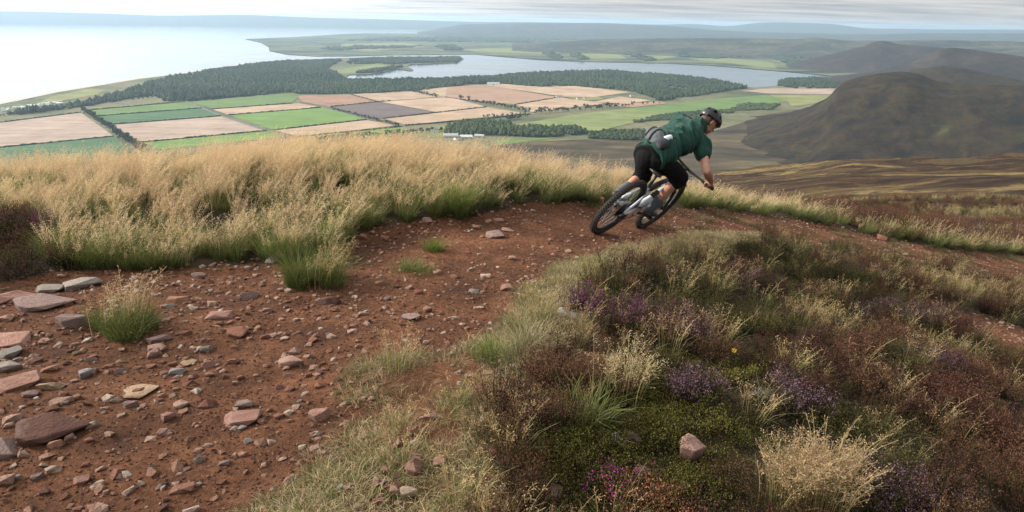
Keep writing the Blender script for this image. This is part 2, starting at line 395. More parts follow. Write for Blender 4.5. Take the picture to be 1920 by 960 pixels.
# ------------------------------------------------------------------ sea, plain and fields
def water_mat():
    m, t, b = new_mat('water'); co = coords(t, 'Object')
    b.inputs['Base Color'].default_value = (0.06, 0.085, 0.10, 1); b.inputs['Roughness'].default_value = 0.24
    b.inputs['IOR'].default_value = 1.33
    n = noise(t, 1.0, 5, 0.6, mapping(t, co, (0.004, 0.012, 0.01), (0, 0, RAD(20))))
    t.links.new(mapr(t, n, 0.3, 0.7, 0.07, 0.14), b.inputs['Roughness'])
    w = noise(t, 0.05, 4, 0.6, co); bump(t, b, w, 0.5, 0.25)
    return m
MAT['water'] = water_mat()
def sheet(name, pts, mat, kind='structure', label=None, cat=None):
    o = mesh_obj(name, [tuple(p) for p in pts], [tuple(range(len(pts)))], mat)
    if o.data.polygons[0].normal.z < 0: o.data.flip_normals()
    return tag(o, label, cat, kind=kind)
FAR = 46000.0
sheet('sea', [(-FAR, -1500, PLAIN-3), (FAR, -1500, PLAIN-3), (FAR, FAR, PLAIN-3), (-FAR, FAR, PLAIN-3)], MAT['water'], label='pale shining sea and loch below the hill', cat='sea')
def land_mat(name, stops, sc=(0.0016, 0.004), fine=0.02, bm=0.0):
    m, t, b = new_mat(name); co = coords(t, 'Object')
    sv = mapping(t, co, (sc[0], sc[1], 0.01), (0, 0, RAD(12)))
    n = noise(t, 1.0, 8, 0.62, sv, 0.5); f = noise(t, fine, 6, 0.7, co)
    c = rampn(t, n, stops); c = mixc(t, mapr(t, f, 0.40, 0.68), mixc(t, 0.45, c, (0.03, 0.035, 0.02)), c)
    t.links.new(c, b.inputs['Base Color']); b.inputs['Roughness'].default_value = 0.95; b.inputs['Specular IOR Level'].default_value = 0.1
    return m
def P(pts, z): return [onplain(px, py, z) for px, py in pts]
MAT['plain'] = land_mat('plain', [(0.3, (0.05, 0.06, 0.03)), (0.45, (0.12, 0.13, 0.06)), (0.58, (0.21, 0.18, 0.10)), (0.72, (0.13, 0.16, 0.06))])
MAT['farland'] = land_mat('far_land', [(0.40, (0.016, 0.026, 0.018)), (0.46, (0.03, 0.045, 0.026)), (0.49, (0.10, 0.125, 0.055)), (0.55, (0.19, 0.175, 0.095)), (0.62, (0.10, 0.14, 0.06)), (0.66, (0.025, 0.04, 0.025)), (0.80, (0.05, 0.06, 0.04))], (0.0013, 0.0042), 0.008)
MAT['lowmoor'] = land_mat('low_moor', [(0.3, (0.022, 0.016, 0.012)), (0.44, (0.055, 0.038, 0.022)), (0.56, (0.10, 0.068, 0.036)), (0.66, (0.16, 0.12, 0.055)), (0.76, (0.065, 0.06, 0.024))], (0.0045, 0.010), 0.022)
near_land = [(-1400, 330), (-500, 262), (-200, 222), (0, 194), (60, 185), (110, 171), (180, 162), (260, 147), (350, 136), (420, 127), (470, 118), (560, 111), (640, 108.5), (700, 106.5), (790, 106), (862, 106),
             (870, 110), (856, 117), (770, 120), (762, 124), (776, 131), (770, 133), (745, 129), (722, 134), (690, 139), (655, 140), (648, 146), (662, 149), (730, 149), (862, 147), (905, 143), (930, 141), (960, 138), (1050, 134),
             (1140, 132), (1250, 141), (1330, 149), (1390, 161), (1415, 164), (1455, 161), (1560, 155), (1605, 149), (1700, 152), (2600, 175), (4200, 330)]
l1 = P(near_land, PLAIN); l1 = l1+[np.array((4500., -1200., PLAIN)), np.array((-4500., -1200., PLAIN))]
sheet('coastal_plain', l1, MAT['plain'], label='coastal farming plain between the hill and the sea', cat='plain')
sheet('beach', P([(-200, 224), (0, 195.5), (110, 172.5), (260, 148.2), (350, 137), (470, 118.8), (560, 111.6), (640, 109), (560, 110.4), (470, 117.2), (350, 135), (260, 146), (110, 169.5), (0, 192.5), (-200, 220)], PLAIN+0.5),
      simple('sand', (0.42, 0.36, 0.27), 0.9, scale=0.05), label='thin pale beach along the open coast', cat='beach')
far_side = [(458, 73), (490, 80), (504, 88), (505, 95), (540, 102), (590, 105), (650, 105), (720, 103), (790, 102.5), (868, 101.5), (890, 101.5), (953, 107), (1017, 112), (1091, 115), (1240, 118), (1328, 122), (1452, 132), (1523, 138), (1594, 146), (1750, 150), (2600, 170),
            (2600, 80), (1500, 72), (1240, 69), (1050, 67.5), (930, 66), (800, 63), (690, 62), (640, 64), (560, 69)]
sheet('far_shore', P(far_side, PLAIN+0.3), MAT['farland'], label='low farmland and woods across the loch', cat='land')
fc = P([(-1500, 29), (-200, 27), (0, 31), (200, 40), (400, 46.5), (640, 50), (760, 55), (860, 60), (935, 66), (1240, 71), (1500, 73.5), (2600, 84)], PLAIN+0.6)
fc = [p if p[1] < 44500 and abs(p[0]) < 44500 else p*min(44500/p[1], 44500/max(1, abs(p[0])))*np.array([1, 1, 0])+np.array([0, 0, PLAIN+0.6]) for p in fc]
sheet('far_coast', fc+[np.array((44800., 45500., PLAIN+.6)), np.array((-44800., 45500., PLAIN+.6))], MAT['farland'], label='faint far coast across the open water', cat='land')
sheet('low_moor', P([(905, 290), (925, 272), (990, 266), (1100, 261), (1240, 262), (1330, 248), (1385, 232), (1440, 214), (1500, 205), (1580, 196), (2400, 230), (3000, 330), (1500, 420), (900, 330)], PLAIN+0.5), MAT['lowmoor'], label='brown moorland at the foot of the hill', cat='moor')
def field_mat(name, a, b_, rot):
    m, t, b = new_mat(name); co = coords(t, 'Object')
    rows = noise(t, 1.0, 6, 0.75, mapping(t, co, (0.004, 0.055, 0.01), (0, 0, RAD(rot)))); n = noise(t, 0.009, 8, 0.75, co)
    fac = math_node(t, 'ADD', math_node(t, 'MULTIPLY', rows, 0.55), math_node(t, 'MULTIPLY', n, 0.45))
    t.links.new(mixc(t, mapr(t, fac, 0.40, 0.60), tuple(q*0.8 for q in a), tuple(q*1.08 for q in b_)), b.inputs['Base Color']); b.inputs['Roughness'].default_value = 0.95; b.inputs['Specular IOR Level'].default_value = 0.1
    return m
FM = {'tan': field_mat('stubble', (0.31, 0.215, 0.14), (0.42, 0.30, 0.205), 25), 'pink': field_mat('bare_stubble', (0.28, 0.205, 0.155), (0.375, 0.28, 0.215), 25),
      'brown': field_mat('ploughed', (0.22, 0.125, 0.08), (0.31, 0.185, 0.12), -30), 'orange': field_mat('ripe', (0.265, 0.165, 0.105), (0.345, 0.22, 0.145), 40),
      'green': field_mat('pasture', (0.095, 0.15, 0.045), (0.13, 0.19, 0.06), 25), 'bright': field_mat('lush_grass', (0.115, 0.19, 0.045), (0.145, 0.225, 0.058), 25),
      'dark': field_mat('leafy_crop', (0.055, 0.105, 0.045), (0.075, 0.135, 0.058), 25), 'plum': field_mat('bare_soil', (0.105, 0.08, 0.075), (0.15, 0.115, 0.105), 25),
      'olive': field_mat('rough_pasture', (0.15, 0.16, 0.06), (0.23, 0.23, 0.085), 10), 'lime': field_mat('grazing', (0.14, 0.17, 0.06), (0.19, 0.215, 0.08), 10)}
FIELDS = [('pink', [(-160, 246), (0, 230), (152, 211), (213, 255), (0, 276), (-160, 294)], 'pale stubble field nearest the caravans, left of the tree row'),
 ('dark', [(-160, 296), (0, 277.5), (214, 256), (250, 283), (262, 300), (-160, 330)], 'dull green field below the leftmost stubble field'),
 ('green', [(165, 207), (347, 191), (377, 202), (184, 217)], 'light green field strip beside the coast forest'),
 ('dark', [(185, 218), (378, 203), (413, 217), (207, 233)], 'dark green crop strip between light pasture and stubble'),
 ('pink', [(209, 234), (415, 218), (493, 244), (263, 266)], 'wide pale stubble field right of the tree row'),
 ('bright', [(267, 267.5), (500, 245.5), (537, 257), (300, 280)], 'bright green strip under the wide stubble field'),
 ('green', [(356, 191), (547, 175), (560, 182), (547, 193), (400, 204)], 'green field tucked under the dark coast forest'),
 ('tan', [(398, 205), (560, 193.5), (600, 201), (428, 215)], 'narrow straw coloured strip between two green fields'),
 ('bright', [(430, 216), (602, 202), (642, 210), (686, 223), (512, 243)], 'brightest green field in the middle of the plain'),
 ('tan', [(514, 244.5), (688, 225), (744, 235), (560, 256)], 'straw coloured field below the brightest green field'),
 ('bright', [(556, 257.5), (758, 237.5), (782, 244), (690, 258), (570, 268)], 'long green strip above the dark hedge trees'),
 ('brown', [(466, 265), (552, 258.5), (580, 269), (490, 282)], 'small brown field peeping over the dry grass'),
 ('brown', [(557, 179), (656, 177), (705, 190), (617, 200), (567, 191)], 'brown ploughed field right under the forest edge'),
 ('tan', [(658, 177), (772, 171), (829, 181), (730, 189), (708, 190)], 'straw field beside the short double tree row'),
 ('plum', [(620, 200.5), (710, 191), (813, 210), (720, 221.5), (690, 221)], 'grey purple bare soil field'),
 ('tan', [(714, 191), (731, 189.5), (833, 182), (854, 184.5), (910, 200), (826, 209.5), (815, 209.5)], 'straw field right of the grey purple soil'),
 ('tan', [(722, 222.5), (829, 210.5), (914, 201), (985, 212.5), (760, 234)], 'long straw field in front of the oak row'),
 ('tan', [(780, 170), (836, 163), (886, 173), (831, 181.5)], 'small straw field close under the loch side forest'),
 ('orange', [(838, 163), (900, 159), (950, 166), (1045, 182), (967, 195), (918, 193), (856, 184), (835, 182)], 'orange brown ripe field at the plain centre'),
 ('tan', [(904, 159), (942, 157), (1013, 163), (1077, 161), (1183, 173), (1112, 182), (1056, 181), (953, 166)], 'long straw field along the loch side wood'),
 ('tan', [(968, 196), (1049, 182.5), (1134, 193), (1120, 196), (996, 210)], 'straw field between the orange field and the big tree row'),
 ('olive', [(1063, 182), (1112, 178), (1134, 186), (1088, 188)], 'small olive paddock round two white houses'),
 ('tan', [(1112, 191), (1162, 181), (1222, 188), (1173, 195)], 'straw field at the right hand end of the wood'),
 ('orange', [(1134, 196.5), (1236, 190), (1250, 194), (1187, 201)], 'thin orange strip behind the big tree row'),
 ('lime', [(950, 236), (1090, 213), (1160, 205), (1240, 199), (1330, 199), (1220, 222), (1120, 246), (1000, 245)], 'sloping green pasture left of the cyclist'),
 ('green', [(1180, 203), (1240, 197.5), (1330, 186), (1438, 178), (1480, 190), (1357, 205), (1240, 211)], 'green pasture strip behind the helmet'),
 ('pink', [(1389, 170), (1452, 165.5), (1564, 166.5), (1562, 177), (1438, 175)], 'pale stubble field beside the dark hill'),
 ('olive', [(1440, 178), (1562, 178.5), (1540, 192), (1484, 200), (1478, 190)], 'dull olive pasture at the dark hill foot'),
 ('green', [(925, 262), (1056, 257), (985, 266), (935, 272)], 'small green field behind the dry grass'),
 ('olive', [(770, 246), (850, 235), (945, 236), (945, 246), (860, 258), (780, 256)], 'dull green paddock around the farm'),
 ('lime', [(625, 132), (700, 120), (735, 122), (722, 128), (660, 137), (640, 137)], 'green clearing on the wooded spit'),
 ('olive', [(60, 197), (100, 180), (170, 166), (200, 168), (180, 178), (110, 190)], 'pale green links beside the caravans'),
 ('lime', [(1085, 98), (1110, 95), (1165, 103), (1175, 110), (1110, 110)], 'pale green field on the far shore'),
 ('lime', [(1190, 95), (1240, 93), (1270, 106), (1230, 112), (1195, 104)], 'pale green pasture beside dark strip across loch'),
 ('olive', [(850, 92), (960, 90), (1060, 97), (1040, 101), (900, 97)], 'olive field across the water'),
 ('tan', [(975, 76), (1080, 75), (1120, 78), (1010, 81)], 'thin straw field far across the loch'),
 ('lime', [(1290, 110), (1350, 107), (1450, 118), (1455, 128), (1380, 120)], 'green waterside fields below the far wood'),
 ('olive', [(640, 82), (760, 80), (800, 88), (700, 95), (640, 94)], 'dull green fields behind the sand spit')]
for i, (k, pts, lab) in enumerate(FIELDS):
    sheet('field', P(pts, PLAIN+1.0+0.25*(i % 4)), FM[k], label=lab, cat='field')
road_m = simple('tarmac', (0.11, 0.105, 0.10), 0.9, scale=0.3)
def road(pts, w, label):
    q = [onplain(a, b, PLAIN+2.2) for a, b in pts]; L = []; R_ = []
    for i in range(len(q)):
        d = q[min(i+1, len(q)-1)]-q[max(i-1, 0)]; n = np.array((-d[1], d[0], 0)); n = n/np.linalg.norm(n)*w/2
        L.append(q[i]+n); R_.append(q[i]-n)
    sheet('road', L+R_[::-1], road_m, label=label, cat='road')
road([(348, 190), (378, 202), (415, 217), (500, 244.5), (545, 257), (590, 272)], 9, 'narrow farm road crossing the plain between green fields')
road([(560, 190), (620, 200.5), (690, 223.5), (750, 236), (790, 247)], 8, 'farm lane running beside the grey purple field')

# ------------------------------------------------------------------ hills
def hill_mat(name, stops, sc, fine, bd):
    m, t, b = new_mat(name); co = coords(t, 'Object')
    n = noise(t, 1.0, 12, 0.74, mapping(t, co, (sc, sc*1.6, sc*2.0), (0, 0, 0.5)), 0.9); f = noise(t, fine, 9, 0.78, co)
    c = rampn(t, n, stops); c = mixc(t, mapr(t, f, 0.44, 0.56), mixc(t, 0.65, c, (0.012, 0.010, 0.008)), c)
    t.links.new(c, b.inputs['Base Color']); b.inputs['Roughness'].default_value = 0.95; b.inputs['Specular IOR Level'].default_value = 0.1
    bump(t, b, f, bd, 0.8); return m
MAT['farhill'] = hill_mat('far_hill', [(0.35, (0.03, 0.035, 0.03)), (0.6, (0.075, 0.075, 0.055))], 0.0006, 0.004, 30)
MAT['heathhill'] = hill_mat('heath_hill', [(0.32, (0.012, 0.012, 0.009)), (0.46, (0.036, 0.026, 0.020)), (0.58, (0.062, 0.042, 0.030)), (0.72, (0.045, 0.05, 0.022))], 0.0022, 0.018, 8)
MAT['mixedhill'] = hill_mat('mixed_upland', [(0.38, (0.014, 0.022, 0.015)), (0.46, (0.03, 0.04, 0.022)), (0.51, (0.075, 0.06, 0.04)), (0.57, (0.12, 0.115, 0.06)), (0.63, (0.05, 0.06, 0.03)), (0.72, (0.02, 0.03, 0.018))], 0.0018, 0.012, 10)
MAT['bighill'] = hill_mat('big_hill', [(0.30, (0.007, 0.006, 0.004)), (0.42, (0.018, 0.013, 0.008)), (0.52, (0.046, 0.028, 0.013)), (0.60, (0.034, 0.033, 0.011)), (0.72, (0.085, 0.085, 0.027))], 0.0075, 0.03, 9)
def ridge(name, sky_pts, D, front, back, mat, label, cat='hills', nx=220, ny=26, amp=0.1, foot=PLAIN-10, curve=None, seed=0, prof=1.25, edge=4.0):
    a = np.array(sky_pts, float); px = np.linspace(a[0, 0], a[-1, 0], nx)
    # smooth interpolation of the skyline
    py = np.interp(px, a[:, 0], a[:, 1]); k = max(3, nx//60); ker = np.hanning(2*k+1); ker /= ker.sum()
    pad = np.pad(py, k, mode='edge'); py = np.convolve(pad, ker, 'valid')
    dd = np.full(nx, float(D)) if curve is None else np.interp(px, [c[0] for c in curve], [c[1] for c in curve])
    d = Fv[None]+Rv[None]*((px-960)/FOC)[:, None]+Uv[None]*((480-py)/FOC)[:, None]; h = np.hypot(d[:, 0], d[:, 1])
    zt = np.maximum(CZ+d[:, 2]*dd/h, foot+0.5)[:, None]; az = d[:, :2]/h[:, None]
    u = np.linspace(-1, 1, ny)[None]; s = np.abs(u)            # -1 front foot, 0 crest, 1 back foot
    rr = dd[:, None]+np.where(u < 0, front, back)*u; x = az[:, :1]*rr; y = az[:, 1:]*rr
    zf = np.maximum(1-s**prof, 0)**1.35
    n = fbm(x/(front*0.42), y/(front*0.42), 5, 40+seed)*amp*(zt-foot)*np.minimum(1.0, s*3.2)*(1-s*0.75)+fbm(x/(front*0.16), y/(front*0.16), 4, 60+seed)*edge*np.minimum(1, s*4)
    V = np.stack([x, y, foot+(zt-foot)*zf+n], -1).reshape(-1, 3)
    o = mesh_obj(name, V, grid_faces(ny, nx), mat, smooth=True)
    o.data.flip_normals() if o.data.polygons[len(o.data.polygons)//2].normal.z < 0 else None
    return tag(o, label, cat, kind='structure')
ridge('mountains', [(-500, 18), (0, 20), (100, 22), (200, 25), (300, 29), (390, 28), (450, 26.5), (600, 33), (700, 35), (900, 41), (1000, 41), (1240, 46), (1304, 44), (1340, 47), (1364, 51), (1385, 47), (1406, 43), (1440, 41), (1470, 41), (1541, 43), (1576, 45),
       (1612, 53), (1683, 53), (1771, 55), (1920, 55), (2500, 58)], 28000, 4500, 5000, MAT['farhill'], 'hazy blue mountains along the horizon', 'mountains', 320, 22, 0.12, seed=1)
ridge('hills', [(780, 62), (830, 52), (868, 45), (985, 42), (1127, 42.5), (1240, 47), (1330, 55), (1420, 60), (1600, 64), (1750, 62), (1920, 62), (2300, 64)], 18500, 4500, 3500, MAT['farhill'], 'long low blue hills behind the far woods', seed=2)
ridge('hills', [(960, 82), (1100, 74), (1240, 71), (1400, 71.5), (1495, 73), (1530, 69), (1559, 73), (1600, 76), (1686, 75.5), (1753, 74), (1842, 76), (1920, 78), (2300, 80)], 9800, 1900, 1500, MAT['mixedhill'], 'grey heather plateau behind the loch head', seed=3, ny=34, amp=0.2)
ridge('hills', [(1440, 130), (1490, 117), (1540, 105), (1590, 93), (1622, 85), (1638, 78), (1656, 75), (1674, 79), (1690, 82.5), (1730, 85), (1800, 92), (1880, 104), (1960, 125)], 7000, 900, 1000, MAT['heathhill'], 'round topped bluish knoll right of the loch head', seed=4, amp=0.16)
ridge('hills', [(1560, 146), (1640, 134), (1700, 118), (1735, 106), (1762, 91), (1786, 87), (1830, 92), (1880, 98), (1920, 104), (2050, 112), (2300, 120)], 5200, 750, 900, MAT['heathhill'], 'dark blue stepped ridge behind the brown hill', seed=5, amp=0.18)
ridge('hills', [(1600, 168), (1690, 138), (1720, 127), (1767, 121.5), (1810, 127), (1850, 136), (1920, 150), (2050, 165)], 3700, 500, 600, MAT['bighill'], 'brown rounded ridge directly behind the dark hill', seed=6, amp=0.12)
ridge('hills', [(1250, 280), (1345, 262), (1400, 247), (1450, 232), (1490, 218), (1525, 205), (1548, 192), (1560, 178), (1572, 160), (1592, 150), (1640, 140), (1690, 135), (1722, 138), (1748, 150), (1785, 158), (1860, 158), (1920, 161), (2100, 170), (2400, 190)],
      2500, 640, 700, MAT['bighill'], foot=PLAIN-16, label='large dark heather hill with a crag on its left shoulder', seed=7, nx=360, ny=90, amp=0.19, prof=1.7, edge=16.0)

# ------------------------------------------------------------------ woods and trees on the plain
def leaf_mat(name, a, b_):
    m, t, b = new_mat(name); co = coords(t, 'Object')
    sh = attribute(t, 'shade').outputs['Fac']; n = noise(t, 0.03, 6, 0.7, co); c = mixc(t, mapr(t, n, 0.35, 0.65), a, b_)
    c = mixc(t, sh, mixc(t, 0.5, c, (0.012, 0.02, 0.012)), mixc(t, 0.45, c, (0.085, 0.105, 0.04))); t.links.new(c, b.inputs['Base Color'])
    b.inputs['Roughness'].default_value = 0.9; b.inputs['Specular IOR Level'].default_value = 0.1; return m
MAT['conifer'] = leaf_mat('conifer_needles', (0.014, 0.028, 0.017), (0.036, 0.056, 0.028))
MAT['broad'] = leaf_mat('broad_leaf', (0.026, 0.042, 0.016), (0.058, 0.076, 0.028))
MAT['bark'] = simple('bark', (0.09, 0.065, 0.045), 0.9, scale=2)
def wood(name, polys, label, sp, hgt, mat, cat='forest', conif=True, z=PLAIN+1.5):
    V = []; Fc = []; SH = []; n0 = 0
    for pts in polys:
        A = np.array(P(pts, z))[:, :2]; lo = A.min(0); hi = A.max(0)
        step = sp*max(1.0, math.hypot(*A.mean(0))/5200)
        gx = np.arange(lo[0], hi[0], step); gy = np.arange(lo[1], hi[1], step); X, Y = np.meshgrid(gx, gy); x = X.ravel(); y = Y.ravel()
        x = x+RNG.uniform(-.45, .45, x.shape)*step; y = y+RNG.uniform(-.45, .45, y.shape)*step
        sd = sdf_poly(A, x, y)+fbm(x/90, y/90, 3, 8)*30
        gap = (fbm(x/160, y/160, 4, 19) > 0.42) | (np.abs(((x*0.8+y*0.6)/420) % 1-0.5) < 0.012)
        k = (sd > 0) & ~gap; x = x[k]; y = y[k]; n = len(x)
        if not n: continue
        hh = hgt*(0.5+0.85*RNG.random(n))*(1+0.55*fbm(x/260, y/260, 3, 4)); rr = step*RNG.uniform(0.55, 0.8, n); ph = RNG.random(n)*6.28
        ks = 5; prof = [(0.0, 0.55), (0.35, 1.0), (0.72, 0.62), (1.0, 0.04)] if conif else [(0.0, 0.5), (0.35, 1.0), (0.75, 0.85), (1.0, 0.12)]
        ring = []
        for fz, fr in prof:
            for j in range(ks):
                a = ph+6.283*j/ks; q = rr*fr*RNG.uniform(0.75, 1.2, n)
                ring.append(np.stack([x+np.cos(a)*q, y+np.sin(a)*q, z-1+hh*fz], 1))
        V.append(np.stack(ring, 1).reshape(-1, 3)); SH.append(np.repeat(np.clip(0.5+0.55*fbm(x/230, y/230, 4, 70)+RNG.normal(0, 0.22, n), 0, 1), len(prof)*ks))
        tmpl = [(l*ks+j, l*ks+(j+1) % ks, (l+1)*ks+(j+1) % ks, (l+1)*ks+j) for l in range(len(prof)-1) for j in range(ks)]
        Fc.append((np.array(tmpl)[None]+(np.arange(n)*len(prof)*ks)[:, None, None]+n0).reshape(-1, 4)); n0 += n*len(prof)*ks
    o = mesh_obj(name, np.concatenate(V), np.concatenate(Fc), mat)
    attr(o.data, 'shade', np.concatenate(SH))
    return tag(o, label, cat, kind='stuff')
wood('forest', [[(263, 160), (300, 151), (400, 133), (467, 123), (533, 116), (640, 113), (610, 128), (630, 141), (650, 149), (730, 151), (879, 149), (868, 159), (780, 170), (652, 176), (560, 176), (547, 172), (353, 189), (310, 190), (290, 178)],
                [(656, 113), (730, 109), (861, 107.5), (866, 111), (854, 116), (769, 118.5), (740, 121), (700, 119), (656, 120)], [(660, 138), (720, 128), (758, 124), (745, 128), (700, 136)],
                [(30, 213.5), (100, 203.5), (167, 191), (230, 177), (262, 163), (290, 178), (200, 192), (90, 209)]], 'dark pine forest along the coast and the wooded spit', 17, 17, MAT['conifer'])
wood('forest', [[(879, 149), (930, 143), (960, 139.5), (1050, 136), (1140, 134), (1250, 142), (1330, 150), (1388, 161), (1400, 164), (1330, 176), (1240, 188), (1183, 171), (1077, 160), (1013, 162), (950, 157), (870, 157)]],
     'dark green wood along the near side of the loch', 17, 18, MAT['conifer'])
wood('forest', [[(1458, 161), (1462, 154), (1480, 149), (1560, 148), (1585, 151), (1575, 164), (1500, 166)]], 'small dark wood at the loch end beside the dark hill', 16, 18, MAT['conifer'])
wood('forest', [[(590, 91), (700, 87), (790, 86), (760, 90), (640, 94)], [(640, 76), (760, 71), (930, 70), (1100, 73), (1000, 80), (800, 78)], [(975, 88), (1060, 80), (1240, 73), (1400, 76), (1500, 84), (1400, 90), (1260, 88), (1100, 93)],
                [(1160, 97), (1180, 96), (1230, 114), (1216, 114)], [(1240, 92), (1330, 98), (1400, 108), (1330, 110), (1262, 104)], [(1020, 98), (1035, 98), (1055, 110), (1035, 110)], [(1065, 98), (1082, 98), (1105, 112), (1085, 112)], [(818, 87), (850, 85), (870, 94), (840, 95)],
                [(1440, 105), (1560, 108), (1640, 125), (1560, 130), (1480, 120)]],
     'dark plantations scattered over the far side of the loch', 42, 22, MAT['conifer'])
wood('wood', [[(832, 240), (848, 232), (900, 228), (952, 231), (958, 244), (945, 254), (880, 253), (838, 250)], [(950, 244), (1030, 240), (1092, 240), (1102, 251), (1040, 257), (955, 254)], [(1100, 252), (1150, 246), (1200, 248), (1260, 256), (1200, 262), (1110, 260)]],
     'dark rounded wood around the farm buildings', 10, 13, MAT['broad'], 'wood', False)
wood('wood', [[(1190, 229), (1230, 215), (1340, 209), (1400, 203), (1330, 219), (1240, 226)], [(1352, 209), (1396, 194), (1462, 196), (1442, 206)], [(1380, 262), (1440, 250), (1500, 252), (1430, 266)]], 'dark scrub and thicket in the gully behind the cyclist', 11, 8, MAT['broad'], 'wood', False)

def tree_protos():
    out = []
    for q in range(4):
        rs = np.random.default_rng(50+q)
        h = 13.0; tb = MB(); tb.tube([(0, 0, -0.6), (0.1, 0, 2.5), (0.2, 0.1, 5.5), (0.1, 0.2, 8.5)], [0.5, 0.42, 0.3, 0.12], 7)
        for k in range(4):
            a = rs.uniform(0, 6.28); tb.tube([(0.1, 0, 3+k*0.9), (1.6*math.cos(a), 1.6*math.sin(a), 5+k), (3*math.cos(a), 3*math.sin(a), 7+k*0.8)], [0.2, 0.13, 0.04], 5)
        cb = MB(); cl = [(rs.normal(0, 2.4), rs.normal(0, 2.4), rs.uniform(4.5, 10.5), rs.uniform(1.3, 2.6)) for _ in range(13)]
        for (x, y, z, r) in cl:
            for _ in range(26):
                d = rs.normal(size=3); d /= np.linalg.norm(d); c = np.array((x, y, z))+d*r*rs.uniform(0.6, 1.05); s = rs.uniform(0.45, 0.95)
                u = np.cross(d, rs.normal(size=3)); u /= np.linalg.norm(u); w = np.cross(d, u)+d*0.3
                cb.add([c-u*s-w*s*0.5, c+u*s-w*s*0.6, c+u*s*0.6+w*s*0.7, c-u*s*0.7+w*s*0.6], [(0, 1, 2, 3)])
        out.append((tb.build('trunk', MAT['bark'], link=False).data, cb.build('crown', MAT['broad'], link=False).data))
    return out
TREES = tree_protos()
def tree(px, py, sc, label, group):
    sc = sc*1.55; p = onplain(px, py, PLAIN+0.9); t, c = TREES[random.randrange(4)]
    e = empty('tree', p, random.random()*6.28); e.scale = (sc*random.uniform(0.85, 1.25), sc*random.uniform(0.85, 1.25), sc*random.uniform(0.8, 1.15))
    for nm, d in (('trunk', t), ('crown', c)):
        o = bpy.data.objects.new(nm, d); COL.objects.link(o); o.parent = e
    return tag(e, label, 'tree', group)
ORD = 'first second third fourth fifth sixth seventh eighth ninth tenth eleventh twelfth thirteenth fourteenth fifteenth sixteenth seventeenth eighteenth'.split()
def tree_row(a, b, n, sc, label, group, jit=1.2, curve=0):
    if n <= 18: jit = min(jit, 0.9)
    for i in range(n):
        u = i/(n-1) if n > 1 else 0.5
        tree(a[0]+(b[0]-a[0])*u+random.uniform(-1, 1)*jit, a[1]+(b[1]-a[1])*u+random.uniform(-1, 1)*jit*0.35+curve*math.sin(math.pi*u), sc*random.uniform(0.75, 1.2), label if n > 18 else '%s, %s from left' % (label, ORD[i]), group)
tree_row((156, 208), (270, 286), 44, 1.05, 'dark tree in the dense slanting row between two pale stubble fields', 'trees in the slanting row', 1.5)
tree_row((622, 205), (748, 237), 30, 0.62, 'small dark hedge tree in the row beside the grey purple field', 'hedge trees by the grey purple field', 1.5)
tree_row((770, 172), (820, 183), 11, 0.85, 'tree in the short row between straw fields below the forest', 'short row under the forest')
tree_row((880, 190), (992, 210), 18, 0.95, 'round tree in the row between straw field and orange field', 'row beside the orange field')
tree(863, 187, 1.25, 'large round tree standing alone in the straw fields', None)
tree_row((908, 221), (985, 214), 10, 0.7, 'bushy tree in the low row left of the lone pasture trees', 'low row by the long straw field')
tree_row((1004, 213), (1186, 199), 27, 1.05, 'tall tree in the long row along the upper pasture edge', 'long row by the pasture', 2.0)
tree_row((952, 226), (975, 222), 6, 0.95, 'round tree in the short clump left above the pasture', 'pasture clump')
tree(989, 219, 1.0, 'single round tree at the corner of the pasture', None)
tree_row((1205, 196), (1235, 194), 4, 0.7, 'small tree in the thin row behind the green pasture', 'thin row right of the wood')
tree_row((590, 266), (690, 259), 20, 0.9, 'dark tree in the row just above the dry grass', 'row above the dry grass', 2)
tree_row((690, 257), (830, 246), 24, 0.8, 'dark hedge tree leading to the farm', 'hedge trees leading to the farm', 2)
tree_row((0, 219), (60, 212), 8, 0.6, 'low tree beside the caravans', 'trees beside the caravans', 2)
tree_row((250, 188), (350, 176), 12, 0.7, 'scattered tree at the ragged forest edge', 'forest edge trees', 5)

def hedge(pts, label, w=4.0, h=3.2):
    q = [onplain(a, b, PLAIN+1.6) for a, b in pts]; P_ = []
    for a, b in zip(q[:-1], q[1:]):
        n = max(2, int(np.linalg.norm(b-a)/7)); P_ += [a+(b-a)*u for u in np.linspace(0, 1, n, endpoint=False)]
    P_.append(q[-1]); rs = []
    for i, p in enumerate(P_):
        d = P_[min(i+1, len(P_)-1)]-P_[max(i-1, 0)]; nn = np.array((-d[1], d[0], 0)); nn /= np.linalg.norm(nn)+1e-9; hh = h*random.uniform(0.45, 1.35); ww = w*random.uniform(0.6, 1.3)
        rs.append([p+nn*ww*a*random.uniform(.8, 1.2)+np.array((0, 0, hh*b)) for a, b in ((-0.5, -0.3), (-0.55, 0.45), (-0.25, 0.95), (0.2, 1.0), (0.55, 0.5), (0.5, -0.3))])
    tag(MB().rings(rs).build('hedge', MAT['broad'], smooth=False), label, 'hedge', 'hedges between the fields')
